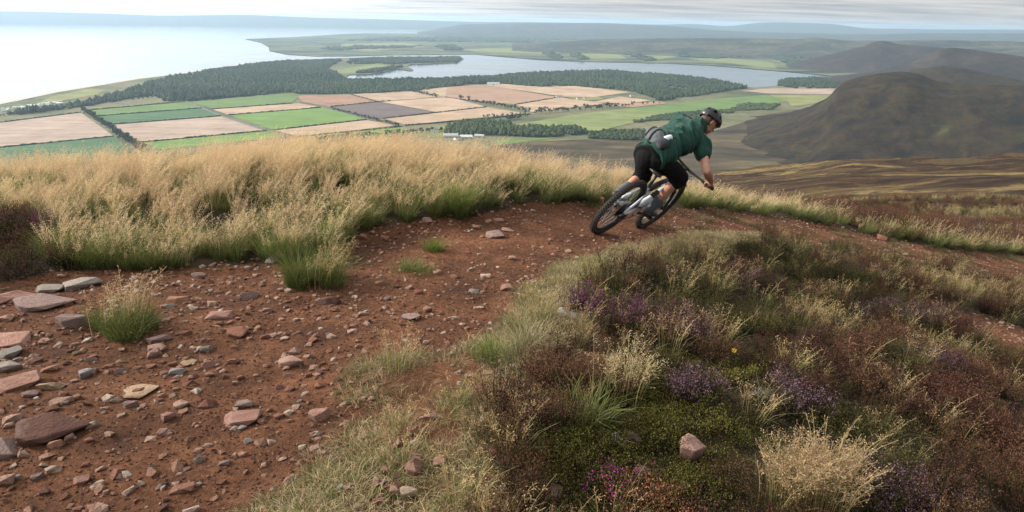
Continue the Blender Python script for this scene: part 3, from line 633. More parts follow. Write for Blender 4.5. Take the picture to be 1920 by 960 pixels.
for pts, lab in (([(0, 229.5), (152, 210.5)], 'hedge above the leftmost stubble field'), ([(0, 276.5), (213, 255.5)], 'hedge between leftmost stubble and dull green field'), ([(183, 217.5), (378, 202.5)], 'hedge between light and dark green strips'),
                 ([(208, 233.5), (414, 217.5)], 'hedge between dark green strip and wide stubble field'), ([(265, 266.7), (500, 245)], 'hedge below the wide stubble field'), ([(398, 204.5), (548, 193.5)], 'hedge above the narrow straw strip'),
                 ([(429, 215.5), (601, 201.5)], 'hedge above the brightest green field'), ([(513, 243.7), (687, 224)], 'hedge below the brightest green field'), ([(556, 256.8), (757, 237)], 'hedge above the long green strip'), ([(567, 269), (690, 259)], 'hedge below the long green strip'),
                 ([(620, 200), (712, 190.5), (732, 189)], 'hedge above the grey purple soil'), ([(720, 222), (828, 210), (912, 200.5)], 'hedge between the grey purple soil and the long straw field'), ([(760, 235), (900, 224), (985, 213.5)], 'hedge below the long straw field'), ([(835, 182.5), (918, 193.5)], 'hedge left of the orange brown field'),
                 ([(968, 195.5), (1048, 182.3)], 'hedge right of the orange brown field'), ([(950, 246), (1120, 247)], 'hedge below the sloping pasture'), ([(165, 206.5), (347, 190.5)], 'hedge along the forest side of the light green strip'), ([(657, 176.7), (706, 190)], 'hedge between ploughed and straw field')):
    hedge(pts, lab)

# ------------------------------------------------------------------ farm buildings and caravans
wm = simple('render_white', (0.72, 0.71, 0.67), 0.8, scale=0.4); gm = simple('shed_grey', (0.36, 0.38, 0.40), 0.6, scale=0.4); rm = simple('slate_roof', (0.14, 0.145, 0.155), 0.7, scale=0.5); dm = simple('door_paint', (0.06, 0.07, 0.09), 0.5)
def house(px, py, L, Wd, Ht, rz, wall, roof, label, group='farm buildings'):
    p = onplain(px, py, PLAIN+1.2); e = empty('farm_building', p, rz); a, b = L/2, Wd/2; g = Wd*0.32
    MB().add([(-a, -b, 0), (a, -b, 0), (a, b, 0), (-a, b, 0), (-a, -b, Ht), (a, -b, Ht), (a, b, Ht), (-a, b, Ht), (-a, 0, Ht+g), (a, 0, Ht+g)],
             [(0, 1, 5, 4), (2, 3, 7, 6), (1, 2, 6, 9, 5), (3, 0, 4, 8, 7), (3, 2, 1, 0)]).build('wall', wall, e, False)
    r = MB(); o = 0.5
    for s in (-1, 1):
        q = [(-a-o, s*(b+o), Ht-o*0.64+0.1), (a+o, s*(b+o), Ht-o*0.64+0.1), (a+o, 0, Ht+g+0.1), (-a-o, 0, Ht+g+0.1)]
        r.add(q+[(x, y, z+0.25) for x, y, z in q], [(0, 1, 2, 3), (7, 6, 5, 4), (0, 4, 5, 1), (1, 5, 6, 2), (2, 6, 7, 3), (3, 7, 4, 0)])
    r.build('roof', roof, e, False)
    MB().box((0, -b-0.05, min(1.6, Ht*0.4)), (L*0.08, 0.06, min(1.6, Ht*0.4))).build('door', dm, e, False)
    for s in (-0.3, 0.3): MB().box((s*L, -b-0.05, Ht*0.62), (L*0.045, 0.06, Ht*0.16)).build('window', dm, e, False)
    return tag(e, label, 'building', group)
house(845, 257, 46, 18, 6, 0.15, gm, gm, 'long grey farm shed left of the dark wood'); house(874, 259, 38, 17, 5, 0.1, gm, simple('pale_roof', (0.52, 0.54, 0.56), 0.5, scale=.3), 'pale roofed farm shed below the dark wood')
house(899, 257, 30, 12, 5, -0.2, gm, gm, 'short grey shed at the right end of the farm'); house(858, 262, 26, 14, 5, 0.9, wm, rm, 'white farm building in front of the sheds'); house(815, 248, 22, 11, 6, 0.1, wm, rm, 'white farmhouse left of the sheds beside the hedge')
house(925, 158.5, 70, 20, 6, 0.05, wm, gm, 'long white shed under the loch side wood', 'white houses on the plain'); house(1049, 183, 34, 12, 6, 0.2, wm, rm, 'white cottage beside the orange field', 'white houses on the plain')
house(1086, 186, 24, 10, 6, 0.2, wm, rm, 'white house on the small olive paddock', 'white houses on the plain'); house(1096, 185, 18, 10, 5, 1.2, wm, rm, 'smaller white house on the small olive paddock', 'white houses on the plain'); house(1186, 181, 26, 10, 6, 0.2, wm, rm, 'white house at the wood end right of the straw fields', 'white houses on the plain')
cvb = MB(); cvb.rings([[(x, y, z) for y, z in ((-1.6, 0.5), (1.6, 0.5), (1.75, 1.6), (1.5, 2.9), (0, 3.15), (-1.5, 2.9), (-1.75, 1.6))] for x in (-5, 5)])
cv_body = cvb.build('body', wm, link=False, smooth=False).data
cv_win = MB().box((0, -1.74, 1.9), (3.6, 0.05, 0.42)).build('window', dm, link=False, smooth=False).data
for i in range(54):
    u = random.random(); px = 2+118*u; py = 207-16*u+random.uniform(-2.6, 2.6)
    e = empty('caravan', onplain(px, py, PLAIN+0.8), random.uniform(-0.5, 0.5)+random.choice((0, 1.57))); e.scale = (1.5, 1.5, 1.3)
    for nm, d in (('body', cv_body), ('window', cv_win)):
        o = bpy.data.objects.new(nm, d); COL.objects.link(o); o.parent = e
    tag(e, 'white static caravan in the park beside the sea', 'caravan', 'caravans at the coast')

# ------------------------------------------------------------------ haze
TOP = max(max(v.co.z for v in o.data.vertices) for o in bpy.data.objects if o.name.startswith(('mountains', 'hills')))+12; TOP = max(TOP, 90)
print('haze top', TOP)
hz = MB().box((0, 22000, (-366+TOP)/2), (46900, 24500, (TOP+366)/2)).build('haze', None, smooth=False)
hm = bpy.data.materials.new('haze'); hm.use_nodes = True; hn = hm.node_tree; hn.nodes.clear()
pv = N(hn, 'ShaderNodeVolumePrincipled'); pv.inputs['Color'].default_value = (0.60, 0.81, 1.0, 1); pv.inputs['Density'].default_value = 3.7e-5; pv.inputs['Anisotropy'].default_value = 0.3
ho = N(hn, 'ShaderNodeOutputMaterial'); hn.links.new(pv.outputs[0], ho.inputs['Volume'])
hz.data.materials.append(hm); tag(hz, 'pale blue haze in the air over the plain', 'haze', kind='stuff')

# ------------------------------------------------------------------ rocks
def rock_data(seed, flat, link=False, bev=0.05, n=16):
    rs = np.random.default_rng(seed); bm = bmesh.new()
    for _ in range(n):
        d = rs.normal(size=3); d /= np.linalg.norm(d)
        d = np.sign(d)*np.abs(d)**0.75                                  # squarish, slabby fragments
        bm.verts.new((d[0]*0.5*rs.uniform(0.82, 1.1), d[1]*0.5*rs.uniform(0.82, 1.1), d[2]*0.5*flat*rs.uniform(0.8, 1.1)))
    bmesh.ops.convex_hull(bm, input=bm.verts); 
    loose = [v for v in bm.verts if not v.link_faces]; bmesh.ops.delete(bm, geom=loose, context='VERTS')
    bmesh.ops.dissolve_limit(bm, angle_limit=RAD(14), verts=bm.verts, edges=bm.edges)
    if bev: bmesh.ops.bevel(bm, geom=list(bm.edges), offset=bev, segments=2, profile=0.6, affect='EDGES', clamp_overlap=True)
    for v in bm.verts:
        v.co += Vector((float(fbm(v.co.x*5+seed, v.co.y*5+v.co.z*4, 2, seed)), float(fbm(v.co.y*5-seed, v.co.z*7, 2, seed+3)), float(fbm(v.co.x*5, v.co.y*5, 2, seed+9))))*0.035
    me = bpy.data.meshes.new('rock'); bm.to_mesh(me); bm.free()
    c = np.array([v.co for v in me.vertices]); lo = c.min(0); hi = c.max(0); c = (c-(lo+hi)/2)/(hi-lo)      # unit box
    me.vertices.foreach_set('co', c.ravel()); me.update()
    me.materials.append(MAT['rock']); return me
ROCKS = [rock_data(100+i, random.uniform(0.6, 1.0)) for i in range(16)]
RC = {'pink': (0.44, 0.245, 0.185), 'red': (0.31, 0.135, 0.09), 'dark': (0.135, 0.065, 0.052), 'cream': (0.60, 0.45, 0.34), 'tan': (0.43, 0.29, 0.19), 'grey': (0.38, 0.33, 0.285), 'blue': (0.36, 0.335, 0.305),
      'plum': (0.31, 0.215, 0.19), 'white': (0.62, 0.58, 0.54), 'orange': (0.42, 0.21, 0.13), 'char': (0.11, 0.10, 0.10), 'rose': (0.52, 0.32, 0.25)}
ROCK_POS = []
def rock(px, py, w, h, colr, label, group=None, sink=0.36, thick=0.55, yaw=None, tilt=None):
    p = march(px, py+h*0.15, H)
    if p is None: return
    dist = float((p-CAM) @ Fv); Wm = w*dist/FOC; Hm = h*dist/FOC
    el = math.atan2(CZ-p[2], math.hypot(p[0], p[1])); T = min(thick*1.15*Wm, Hm*0.95)
    Dm = min(max((Hm-T*math.cos(el)*0.7)/max(0.25, math.sin(el)), 0.55*Wm), 1.35*Wm)
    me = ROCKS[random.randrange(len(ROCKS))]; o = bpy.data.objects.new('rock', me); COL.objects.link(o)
    o.location = (p[0], p[1], float(H(p[0], p[1]))+T*(0.5-sink)); o.scale = (Wm, Dm, T)
    n = Hn(p[0], p[1], 0.15); q = Vector(n).to_track_quat('Z', 'Y')
    vy = math.atan2(p[0], p[1])
    base = -vy+(random.uniform(-0.35, 0.35) if yaw is None else yaw)
    t = tilt or (random.uniform(-0.12, 0.12), random.uniform(-0.12, 0.12))
    nz = Vector(n); m1 = Matrix.Rotation(base, 3, 'Z'); ax = Vector((0, 0, 1)).rotation_difference(nz)
    o.rotation_euler = (ax.to_matrix() @ m1 @ Euler((t[0], t[1], 0)).to_matrix()).to_euler()
    v = random.uniform(0.88, 1.12); c = RC[colr]; o.color = (c[0]*v, c[1]*v*random.uniform(.96, 1.04), c[2]*v, 1)
    ROCK_POS.append((p[0], p[1], max(Wm, Dm)*0.5))
    tag(o, label, 'rock', group)
    return o
# zoom sheet A: x = z/2, y = 480+z/2
def A(zx, zy, w, h, c, l, **k): return rock(zx/2, 480+zy/2, w/2, h/2, c, l, **k)
A(50, 155, 150, 62, 'pink', 'broad pinkish slab at the left picture edge below the dark heather', thick=0.3)
A(170, 172, 185, 85, 'plum', 'flat purple grey slab beside the broad pink slab', thick=0.22)
A(190, 125, 100, 40, 'grey', 'grey flat stone just above the purple slab')
A(312, 105, 130, 42, 'grey', 'pale grey slab half hidden behind the left grass tussock')
A(22, 232, 60, 50, 'pink', 'blocky pink stone at the left edge under the slabs')
A(277, 250, 118, 66, 'plum', 'pinkish grey block resting against the left grass tussock', thick=0.6)
A(55, 312, 112, 80, 'pink', 'large pink slab at the left edge, above the pale grey boulders', thick=0.3)
A(40, 366, 92, 46, 'blue', 'rounded grey green stone at the left edge, upper of two')
A(36, 420, 84, 52, 'grey', 'rounded pale grey stone at the left edge, lower of two', thick=.6)
A(66, 388, 36, 24, 'white', 'small white stone between the two rounded grey stones')
A(68, 478, 165, 62, 'pink', 'long pink brown block lying at the left edge', thick=.4)
A(192, 488, 98, 50, 'tan', 'grey tan rounded block right of the long pink block', thick=.55)
A(115, 520, 60, 30, 'plum', 'small purple stone below the long pink block')
A(232, 545, 82, 42, 'rose', 'salmon coloured cobble below the tan rounded block', thick=.55)
A(185, 425, 66, 26, 'orange', 'flat salmon stone left of the blue grey cobble')
A(330, 441, 58, 42, 'blue', 'single blue grey cobble on the trail', thick=.6)
A(200, 642, 235, 120, 'dark', 'biggest dark maroon slab at lower left', thick=.28, tilt=(0.2, 0.06))
A(22, 718, 108, 110, 'plum', 'big purple grey boulder cut by the left edge', thick=.6)
A(90, 697, 52, 28, 'cream', 'cream pebble beside the biggest dark slab')
A(212, 708, 62, 40, 'orange', 'orange pink block at the foot of the biggest dark slab', thick=.6)
A(260, 680, 40, 26, 'rose', 'rosy pebble on the corner of the biggest dark slab')
A(343, 635, 46, 30, 'cream', 'cream cobble right of the biggest dark slab', thick=.55)
A(22, 842, 66, 52, 'rose', 'pink boulder low at the left edge', thick=.6)
A(68, 828, 24, 22, 'blue', 'tiny blue grey stone touching the pink boulder')
A(142, 830, 50, 30, 'plum', 'purple chip on bare earth at lower left')
A(408, 535, 46, 42, 'cream', 'cream pink cobble left of the bent tan slab', thick=.7)
A(520, 492, 140, 80, 'tan', 'angular flat tan slab in the trail', thick=.14, yaw=0.5)
A(492, 560, 55, 36, 'plum', 'grey pink cobble just under the angular tan slab', thick=.6)
A(682, 560, 56, 42, 'rose', 'square salmon block in mid trail', thick=.6)
A(610, 660, 46, 32, 'rose', 'rosy pebble below the square salmon block', thick=.6)
A(708, 388, 58, 66, 'tan', 'upright looking rectangular tan flagstone', thick=.15, yaw=0.1)
A(602, 315, 88, 36, 'plum', 'flat purple grey stone below the left tussock, upper of two')
A(588, 350, 68, 40, 'rose', 'light pink stone below the left tussock, lower of two', thick=.5)
A(795, 412, 72, 42, 'pink', 'pink angular stone right of the tan flagstone', thick=.5)
A(876, 393, 46, 40, 'red', 'dark pink block right of the pink angular stone', thick=.6)
A(825, 226, 112, 40, 'pink', 'long pink red flat stone below the middle tussock', thick=.3)
A(888, 288, 78, 52, 'red', 'red brown half buried rock in upper trail', thick=.4)
A(672, 168, 95, 46, 'orange', 'orange red slab propped beside the left tussock', thick=.35)
A(936, 152, 84, 42, 'plum', 'grey tan wedge stone near the middle tussock', thick=.45)
A(745, 72, 50, 26, 'cream', 'cream stone at the foot of the dry grass bank', thick=.5)
A(795, 182, 32, 34, 'tan', 'tan upright pebble above the long pink red stone', thick=.8)
A(1092, 402, 92, 54, 'rose', 'large light pink stone in the trail centre', thick=.6)
A(1108, 358, 50, 36, 'rose', 'smaller pink stone leaning behind the large light pink stone', thick=.8)
A(912, 612, 142, 66, 'pink', 'big pink rock low in the trail centre', thick=.45)
A(922, 557, 75, 30, 'plum', 'grey pink flat stone behind the big pink rock')
A(1202, 597, 90, 60, 'pink', 'pink wedge shaped rock beside the turf edge', thick=.5)
A(1095, 838, 62, 50, 'rose', 'pale pink stone at the lower turf edge', thick=.4)
A(606, 866, 46, 26, 'plum', 'purple grey pebble low in the trail'); A(742, 856, 40, 20, 'grey', 'flat grey pebble low in the trail')
A(931, 696, 30, 30, 'white', 'whitish pebble under the big pink rock', thick=.8); A(1050, 602, 42, 28, 'orange', 'orange stone between the big pink rock and the wedge rock', thick=.5)
A(1002, 205, 40, 26, 'pink', 'pink pebble right of the long pink red stone'); A(1068, 311, 32, 20, 'cream', 'cream pebble above the large light pink stone', thick=.6)
A(1235, 172, 92, 42, 'dark', 'dark red rock under the middle tussock', thick=.45); A(1082, 130, 32, 22, 'cream', 'cream block left below the middle tussock', thick=.7)
A(752, 765, 34, 34, 'blue', 'two toned grey pebble low in the trail', thick=.7); A(376, 800, 40, 20, 'rose', 'salmon chip at lower left of trail'); A(708, 940, 40, 30, 'red', 'brown pebble at bottom of trail', thick=.6)
A(990, 785, 26, 26, 'rose', 'pink pebble below the pink wedge rock', thick=.7); A(1180, 720, 40, 30, 'rose', 'rosy stone right below the wedge rock', thick=.5)
def B(zx, zy, w, h, c, l, **k): return rock(500+zx/2.286, 380+zy/2.286, w/2.286, h/2.286, c, l, **k)
B(980, 136, 88, 54, 'plum', 'broad purple pink rock on the trail below the green tufts', thick=.4); B(1035, 118, 60, 20, 'rose', 'thin pink sliver beside the broad purple pink rock')
B(65, 135, 130, 50, 'grey', 'grey boulder behind the middle tussock', thick=.5); B(40, 235, 100, 60, 'grey', 'low grey boulder left of the middle tussock', thick=.5)
B(1030, 366, 55, 50, 'pink', 'pink block at the inner trail edge', thick=.7); B(890, 381, 52, 26, 'grey', 'flat grey stone in the upper trail')
B(615, 486, 86, 46, 'plum', 'flat pinkish slab pointing across the trail', thick=.2, yaw=-0.5); B(800, 494, 52, 22, 'cream', 'cream flat stone right of the pinkish slab')
B(487, 348, 50, 28, 'orange', 'orange tan stone under the small green tuft', thick=.5); B(610, 364, 40, 30, 'pink', 'pink pebble, left of a touching pair in the upper trail', thick=.7); B(651, 383, 38, 34, 'red', 'reddish pebble, right of a touching pair in the upper trail', thick=.7)
B(514, 413, 42, 30, 'plum', 'grey pink cobble below the orange tan stone', thick=.6); B(1298, 478, 115, 62, 'grey', 'large flat grey slab beside the purple heather', thick=.2, yaw=-0.4, sink=0.0)
B(945, 735, 56, 34, 'pink', 'pink flat stone in the small rubble pile', thick=.5); B(910, 806, 60, 50, 'red', 'red wedge below the small rubble pile', thick=.5, yaw=-.5); B(1012, 686, 42, 36, 'rose', 'cream pink block on top of the rubble pile', thick=.7)
B(1062, 702, 46, 36, 'cream', 'cream wedge right of the rubble pile', thick=.5); B(688, 916, 80, 52, 'pink', 'pink rock sunk in the turf edge', thick=.4); B(55, 917, 46, 36, 'red', 'red block left of the pink wedge rock', thick=.6)
B(730, 302, 36, 24, 'tan', 'tan stone right of the flat green tuft', thick=.5); B(690, 76, 52, 26, 'pink', 'pink stone under the bright green tussock', thick=.5); B(1152, 572, 40, 26, 'cream', 'cream stone in the turf under the grey slab', thick=.5); B(690, 460, 36, 34, 'pink', 'upright pink pebble above the cream flat stone', thick=.8)
B(995, 75, 60, 26, 'pink', 'pink stone above the broad purple pink rock'); B(600, 592, 34, 20, 'cream', 'small cream stone of the trio near the turf', thick=.5); B(684, 600, 36, 26, 'rose', 'pink stone of the trio near the turf', thick=.6)
B(930, 675, 34, 34, 'plum', 'grey pink stone behind the rubble pile', thick=.7); B(1000, 732, 40, 34, 'plum', 'purple stone in the small rubble pile', thick=.6); B(975, 800, 56, 34, 'red', 'red brown stone low in the rubble pile', thick=.6); B(865, 745, 36, 30, 'rose', 'pink stone left of the rubble pile', thick=.7); B(830, 775, 30, 24, 'cream', 'cream pebble left of the rubble pile', thick=.7)
def Cc(zx, zy, w, h, c, l, **k): return rock(600+zx/2.4, 560+zy/2.4, w/2.4, h/2.4, c, l, **dict(dict(sink=0.08), **k))
Cc(425, 607, 74, 54, 'red', 'rounded red rock in the turf', thick=.6); Cc(425, 652, 44, 26, 'white', 'white stone touching the rounded red rock', thick=.6); Cc(348, 656, 42, 52, 'pink', 'pink stone left of the rounded red rock', thick=.7)
Cc(425, 770, 78, 92, 'pink', 'tall pink block in the lower turf', thick=.8); Cc(400, 880, 84, 62, 'cream', 'pale cream pink block at the bottom turf', thick=.6); Cc(325, 856, 80, 46, 'red', 'red brown block left of the pale cream block', thick=.6)
Cc(335, 880, 50, 56, 'tan', 'tan block between red brown and pale cream blocks', thick=.8); Cc(540, 735, 62, 64, 'pink', 'pink rock half hidden in pale grass', thick=.6); Cc(437, 715, 62, 32, 'pink', 'flat pink stone on top of the tall pink block', thick=.4)
Cc(90, 856, 42, 36, 'white', 'white stone on earth at the bottom turf edge', thick=.7); Cc(122, 856, 34, 36, 'rose', 'pink stone right beside the white stone at the bottom', thick=.7); Cc(355, 930, 40, 32, 'pink', 'pink stone at the very bottom under the cream block', thick=.6)
Cc(265, 920, 50, 40, 'red', 'reddish stone at the bottom edge of the turf', thick=.6); Cc(180, 945, 56, 34, 'tan', 'brown stone cut by the bottom edge', thick=.6); Cc(300, 775, 56, 40, 'pink', 'pink stone in the loose pile left of the tall block', thick=.6); Cc(345, 812, 40, 34, 'dark', 'dark red stone in the loose pile left of the tall block', thick=.7)
Cc(285, 835, 46, 30, 'plum', 'purple stone at the foot of the loose pile', thick=.6); Cc(255, 825, 40, 50, 'pink', 'leaning pink chip left of the loose pile', thick=.7)
Cc(1175, 525, 62, 84, 'dark', 'red brown rock deep in the heather, its shade put into the colour', thick=.8); Cc(1285, 542, 104, 60, 'char', 'dark grey flat rock under the grass by the moss', thick=.35); Cc(1340, 642, 84, 62, 'white', 'white lichen covered stone on the moss', thick=.4)  # red brown rock deep in heather: dark tone paints in its shade
Cc(1406, 634, 90, 50, 'plum', 'purple grey stone beside the white lichen stone', thick=.45); Cc(1195, 725, 62, 62, 'char', 'charcoal stone on dark moss', thick=.5); Cc(1066, 876, 66, 72, 'plum', 'pinkish grey stone in the lower moss', thick=.5)
Cc(1550, 866, 64, 66, 'red', 'red brown cobble on the moss', thick=.8); Cc(1662, 710, 126, 110, 'rose', 'pale pink pointed boulder standing on the moss', thick=.8, sink=-0.05, tilt=(0.3, 0.35)); Cc(790, 705, 64, 50, 'red', 'pink brown stone in shade among heather stems', thick=.6); Cc(972, 167, 42, 26, 'cream', 'cream stone in the turf by the dry tuft', thick=.5)
Cc(1450, 782, 66, 54, 'plum', 'purple brown stone right on the moss', thick=.5)
rock(1440, 742, 62, 44, 'grey', 'pale grey lichened slab lying in the heather', thick=.3, yaw=-0.5); rock(1598, 878, 44, 22, 'plum', 'pinkish slab peeping out right of the big dry tuft', thick=.3); rock(1863, 704, 30, 14, 'grey', 'grey stone in the heather far right', thick=.4); rock(1653, 447, 18, 14, 'red', 'red stone on the trail edge far beyond the rider', thick=.7)
rock(1128, 375, 12, 12, 'orange', 'orange red stone on the bank right behind the rear wheel', thick=.8)
for i in range(9):
    rock(1500+i*50+random.uniform(-15, 15), 440+i*10+random.uniform(-5, 9), random.uniform(7, 14), random.uniform(5, 8), random.choice(('pink', 'rose', 'tan', 'plum')), 'small stone on the far trail descending right of the rider', 'stones on the far trail')
hand = len(ROCK_POS)
_t = 0
def free_spot(x, y, r): return all((x-a)**2+(y-b)**2 > (r+c*0.8)**2 for a, b, c in ROCK_POS)
def proj(p):
    q = np.asarray(p)-CAM; d = q @ Fv; return 960+FOC*(q @ Rv)/d, 480-FOC*(q @ Uv)/d
while len(ROCK_POS) < 292 and _t < 6000:
    _t += 1; px = random.uniform(0, 1130); py = random.uniform(395, 955)
    p = march(px, py, base_h)
    if p is None or trail_sd(p[0], p[1]) < 0.03: continue
    left = px < 420 and py < 800 or py < 520
    if not left and random.random() < 0.45: continue
    if (p[0]-1.0)**2+(p[1]-7.2)**2 < 0.5: continue
    wm_ = random.choice((0.03, 0.035, 0.04, 0.05, 0.065))*(1.25 if left else 1.0)
    if not free_spot(p[0], p[1], wm_/2): continue
    wpx = wm_*FOC/float((p-CAM) @ Fv)
    kc = random.choices(('pink', 'red', 'rose', 'tan', 'plum', 'cream', 'dark', 'blue', 'orange'), (6, 6, 5, 2, 3, 2, 4, 1, 3))[0]
    where = 'in the upper trail near the rider' if px > 640 and py < 560 else 'in the upper trail below the bank' if py < 560 else 'in the left rubble' if px < 300 else 'in the middle of the trail' if py < 760 else 'low in the trail'
    cn_ = dict(pink='pink', red='red', rose='rosy', tan='tan', plum='purple grey', cream='cream', dark='dark red', blue='grey', orange='orange')[kc]
    rock(px, py, wpx, wpx*random.uniform(0.5, 0.75), kc, 'small %s loose stone %s' % (cn_, where), 'small loose stones on the trail', thick=random.uniform(0.4, 0.75))

# ------------------------------------------------------------------ plant prototypes
class PB:
    def __init__(s, seed): s.v = []; s.f = []; s.c = []; s.r = np.random.default_rng(seed)
    def ribbon(s, pts, w0, w1, c0, c1, side=None):
        P_ = np.asarray(pts, float); m = len(P_)
        if side is None:
            a = s.r.uniform(0, 6.283); side = np.array((math.cos(a), math.sin(a), 0))
        n = len(s.v)
        for i in range(m):
            u = i/(m-1); w = (w0+(w1-w0)*u)/2; c = tuple(c0[k]+(c1[k]-c0[k])*u for k in range(3))
            s.v += [tuple(P_[i]-side*w), tuple(P_[i]+side*w)]; s.c += [c, c]
        s.f += [(n+2*i, n+2*i+1, n+2*i+3, n+2*i+2) for i in range(m-1)]
    def leaf(s, p, d, L, w, c):
        d = np.asarray(d, float); d = d/(np.linalg.norm(d)+1e-9); a = np.cross(d, s.r.normal(size=3)); a /= np.linalg.norm(a)+1e-9; n = len(s.v); p = np.asarray(p)
        s.v += [tuple(p), tuple(p+d*L*0.5+a*w/2), tuple(p+d*L), tuple(p+d*L*0.5-a*w/2)]; s.c += [tuple(c)]*4; s.f.append((n, n+1, n+2, n+3))
    def mesh(s, name):
        me = bpy.data.meshes.new(name); me.from_pydata(s.v, [], s.f); me.update()
        attr(me, 'col', np.array([c+(1.0,) for c in s.c]), 'FLOAT_COLOR'); me.materials.append(MAT['plant']); return me
def jit(r, c, a=0.15): k = 1+r.uniform(-a, a); return tuple(x*k*(1+r.uniform(-0.06, 0.06)) for x in c)
STRAW = (0.70, 0.515, 0.31); STRAWD = (0.40, 0.285, 0.14); GREEN = (0.16, 0.185, 0.055); GREEND = (0.065, 0.085, 0.024); PALE = (0.34, 0.32, 0.15)
WIND = np.array((0.30, -0.06, 0))
def stems(b, n, h, spread, rad=0.05, head=1.0, cs=STRAW, wind=1.0):
    r = b.r
    for _ in range(n):
        a = r.uniform(0, 6.283); q = rad*math.sqrt(r.random()); p0 = np.array((q*math.cos(a), q*math.sin(a), -0.02))
        hh = h*r.uniform(0.55, 1.1); dirn = np.array((math.cos(a), math.sin(a), 0))*spread*r.uniform(0.2, 1.0)+WIND*wind*r.uniform(0.5, 1.3)
        pts = [p0+np.array((0, 0, hh*u))+dirn*hh*u*u*0.9-np.array((0, 0, 0.14*hh*u**3)) for u in (0, 0.3, 0.6, 0.82, 1.0)]
        c1 = jit(r, cs, 0.22); b.ribbon(pts, 0.0026, 0.0016, jit(r, (0.30, 0.26, 0.10)), c1)
        if head:
            for k in range(int(13*head)):
                u = r.uniform(0.52, 1.0); i = 2 if u < 0.82 else 3; lo, hi = ((0.6, 0.82) if i == 2 else (0.82, 1.0)); f = (u-lo)/(hi-lo)
                p = pts[i]+(pts[i+1]-pts[i])*max(f, -0.3); d = np.append(r.normal(size=2)*0.7, r.uniform(0.1, 0.9))+WIND*0.5; d /= np.linalg.norm(d); L = 0.05*(1.25-u)*r.uniform(0.5, 1.3)
                e = p+d*L; b.ribbon([p, e], 0.0011, 0.0009, c1, c1); cc = jit(r, cs, 0.25)
                b.leaf(e, d+np.array((0, 0, -0.3)), r.uniform(0.007, 0.012), 0.0042, cc); b.leaf(p+d*L*0.55, r.normal(size=3), 0.008, 0.0038, cc)
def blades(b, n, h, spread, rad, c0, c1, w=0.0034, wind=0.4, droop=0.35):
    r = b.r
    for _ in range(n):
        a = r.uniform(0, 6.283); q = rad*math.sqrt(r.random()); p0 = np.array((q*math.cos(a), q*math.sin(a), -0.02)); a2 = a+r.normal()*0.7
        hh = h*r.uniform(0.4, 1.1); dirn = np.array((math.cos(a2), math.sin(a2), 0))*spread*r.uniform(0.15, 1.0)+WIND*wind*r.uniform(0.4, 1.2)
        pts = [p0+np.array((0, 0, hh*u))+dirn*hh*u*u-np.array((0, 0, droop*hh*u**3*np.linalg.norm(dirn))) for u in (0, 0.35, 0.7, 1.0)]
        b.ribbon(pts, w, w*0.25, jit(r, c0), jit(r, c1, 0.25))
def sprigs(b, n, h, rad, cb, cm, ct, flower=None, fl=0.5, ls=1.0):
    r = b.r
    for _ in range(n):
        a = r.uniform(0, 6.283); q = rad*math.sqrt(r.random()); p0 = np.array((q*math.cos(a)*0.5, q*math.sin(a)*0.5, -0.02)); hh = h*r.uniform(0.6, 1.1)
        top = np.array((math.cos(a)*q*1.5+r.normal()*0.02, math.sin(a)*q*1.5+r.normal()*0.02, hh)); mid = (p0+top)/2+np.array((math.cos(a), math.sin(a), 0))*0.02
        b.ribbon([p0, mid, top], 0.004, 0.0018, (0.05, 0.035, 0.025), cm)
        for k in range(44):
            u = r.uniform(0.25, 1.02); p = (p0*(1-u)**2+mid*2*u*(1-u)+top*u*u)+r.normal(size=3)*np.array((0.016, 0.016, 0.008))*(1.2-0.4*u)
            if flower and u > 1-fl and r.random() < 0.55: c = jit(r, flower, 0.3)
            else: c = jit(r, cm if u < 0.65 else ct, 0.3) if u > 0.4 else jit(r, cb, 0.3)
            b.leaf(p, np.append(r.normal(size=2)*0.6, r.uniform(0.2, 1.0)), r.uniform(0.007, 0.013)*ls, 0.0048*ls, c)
PROTO = {}
def proto(name, fns):
    c = bpy.data.collections.new('source_'+name)
    for i, f in enumerate(fns):
        b = PB(300+len(PROTO)*20+i); f(b); o = bpy.data.objects.new('%s_%s' % ('abcdefgh'[i], name), b.mesh(name)); c.objects.link(o)
    PROTO[name] = c
def p_straw(h, n, g): 
    def f(b): stems(b, n, h, 0.35, 0.06); blades(b, g, h*0.42, 0.75, 0.07, GREEND, PALE)
    return f
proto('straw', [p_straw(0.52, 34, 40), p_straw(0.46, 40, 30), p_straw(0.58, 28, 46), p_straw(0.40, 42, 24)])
def p_mix(b): stems(b, 10, 0.46, 0.4, 0.07); blades(b, 120, 0.30, 0.75, 0.08, GREEND, GREEN); blades(b, 30, 0.28, 0.8, 0.08, GREEND, PALE)
def p_green(b): blades(b, 150, 0.28, 0.8, 0.08, GREEND, (0.20, 0.24, 0.06)); blades(b, 30, 0.26, 0.9, 0.08, GREEND, STRAWD)
proto('green', [p_mix, p_green, p_mix])
def p_turf(b): blades(b, 84, 0.055, 1.3, 0.10, (0.085, 0.09, 0.035), (0.235, 0.225, 0.085), 0.0034); blades(b, 60, 0.06, 1.4, 0.09, STRAWD, (0.46, 0.345, 0.20), 0.003)
def p_turf2(b): blades(b, 60, 0.062, 1.2, 0.10, (0.08, 0.10, 0.028), (0.20, 0.225, 0.07), 0.0034); blades(b, 70, 0.07, 1.3, 0.10, STRAWD, (0.52, 0.42, 0.26), 0.003)
proto('turf', [p_turf, p_turf2])
def p_dull(b): blades(b, 60, 0.08, 1.2, 0.09, (0.05, 0.046, 0.018), (0.15, 0.12, 0.046), 0.0034); blades(b, 60, 0.075, 1.3, 0.10, (0.16, 0.11, 0.055), (0.34, 0.25, 0.14), 0.003)
proto('dull', [p_dull, p_dull])
HB = (0.022, 0.018, 0.010)
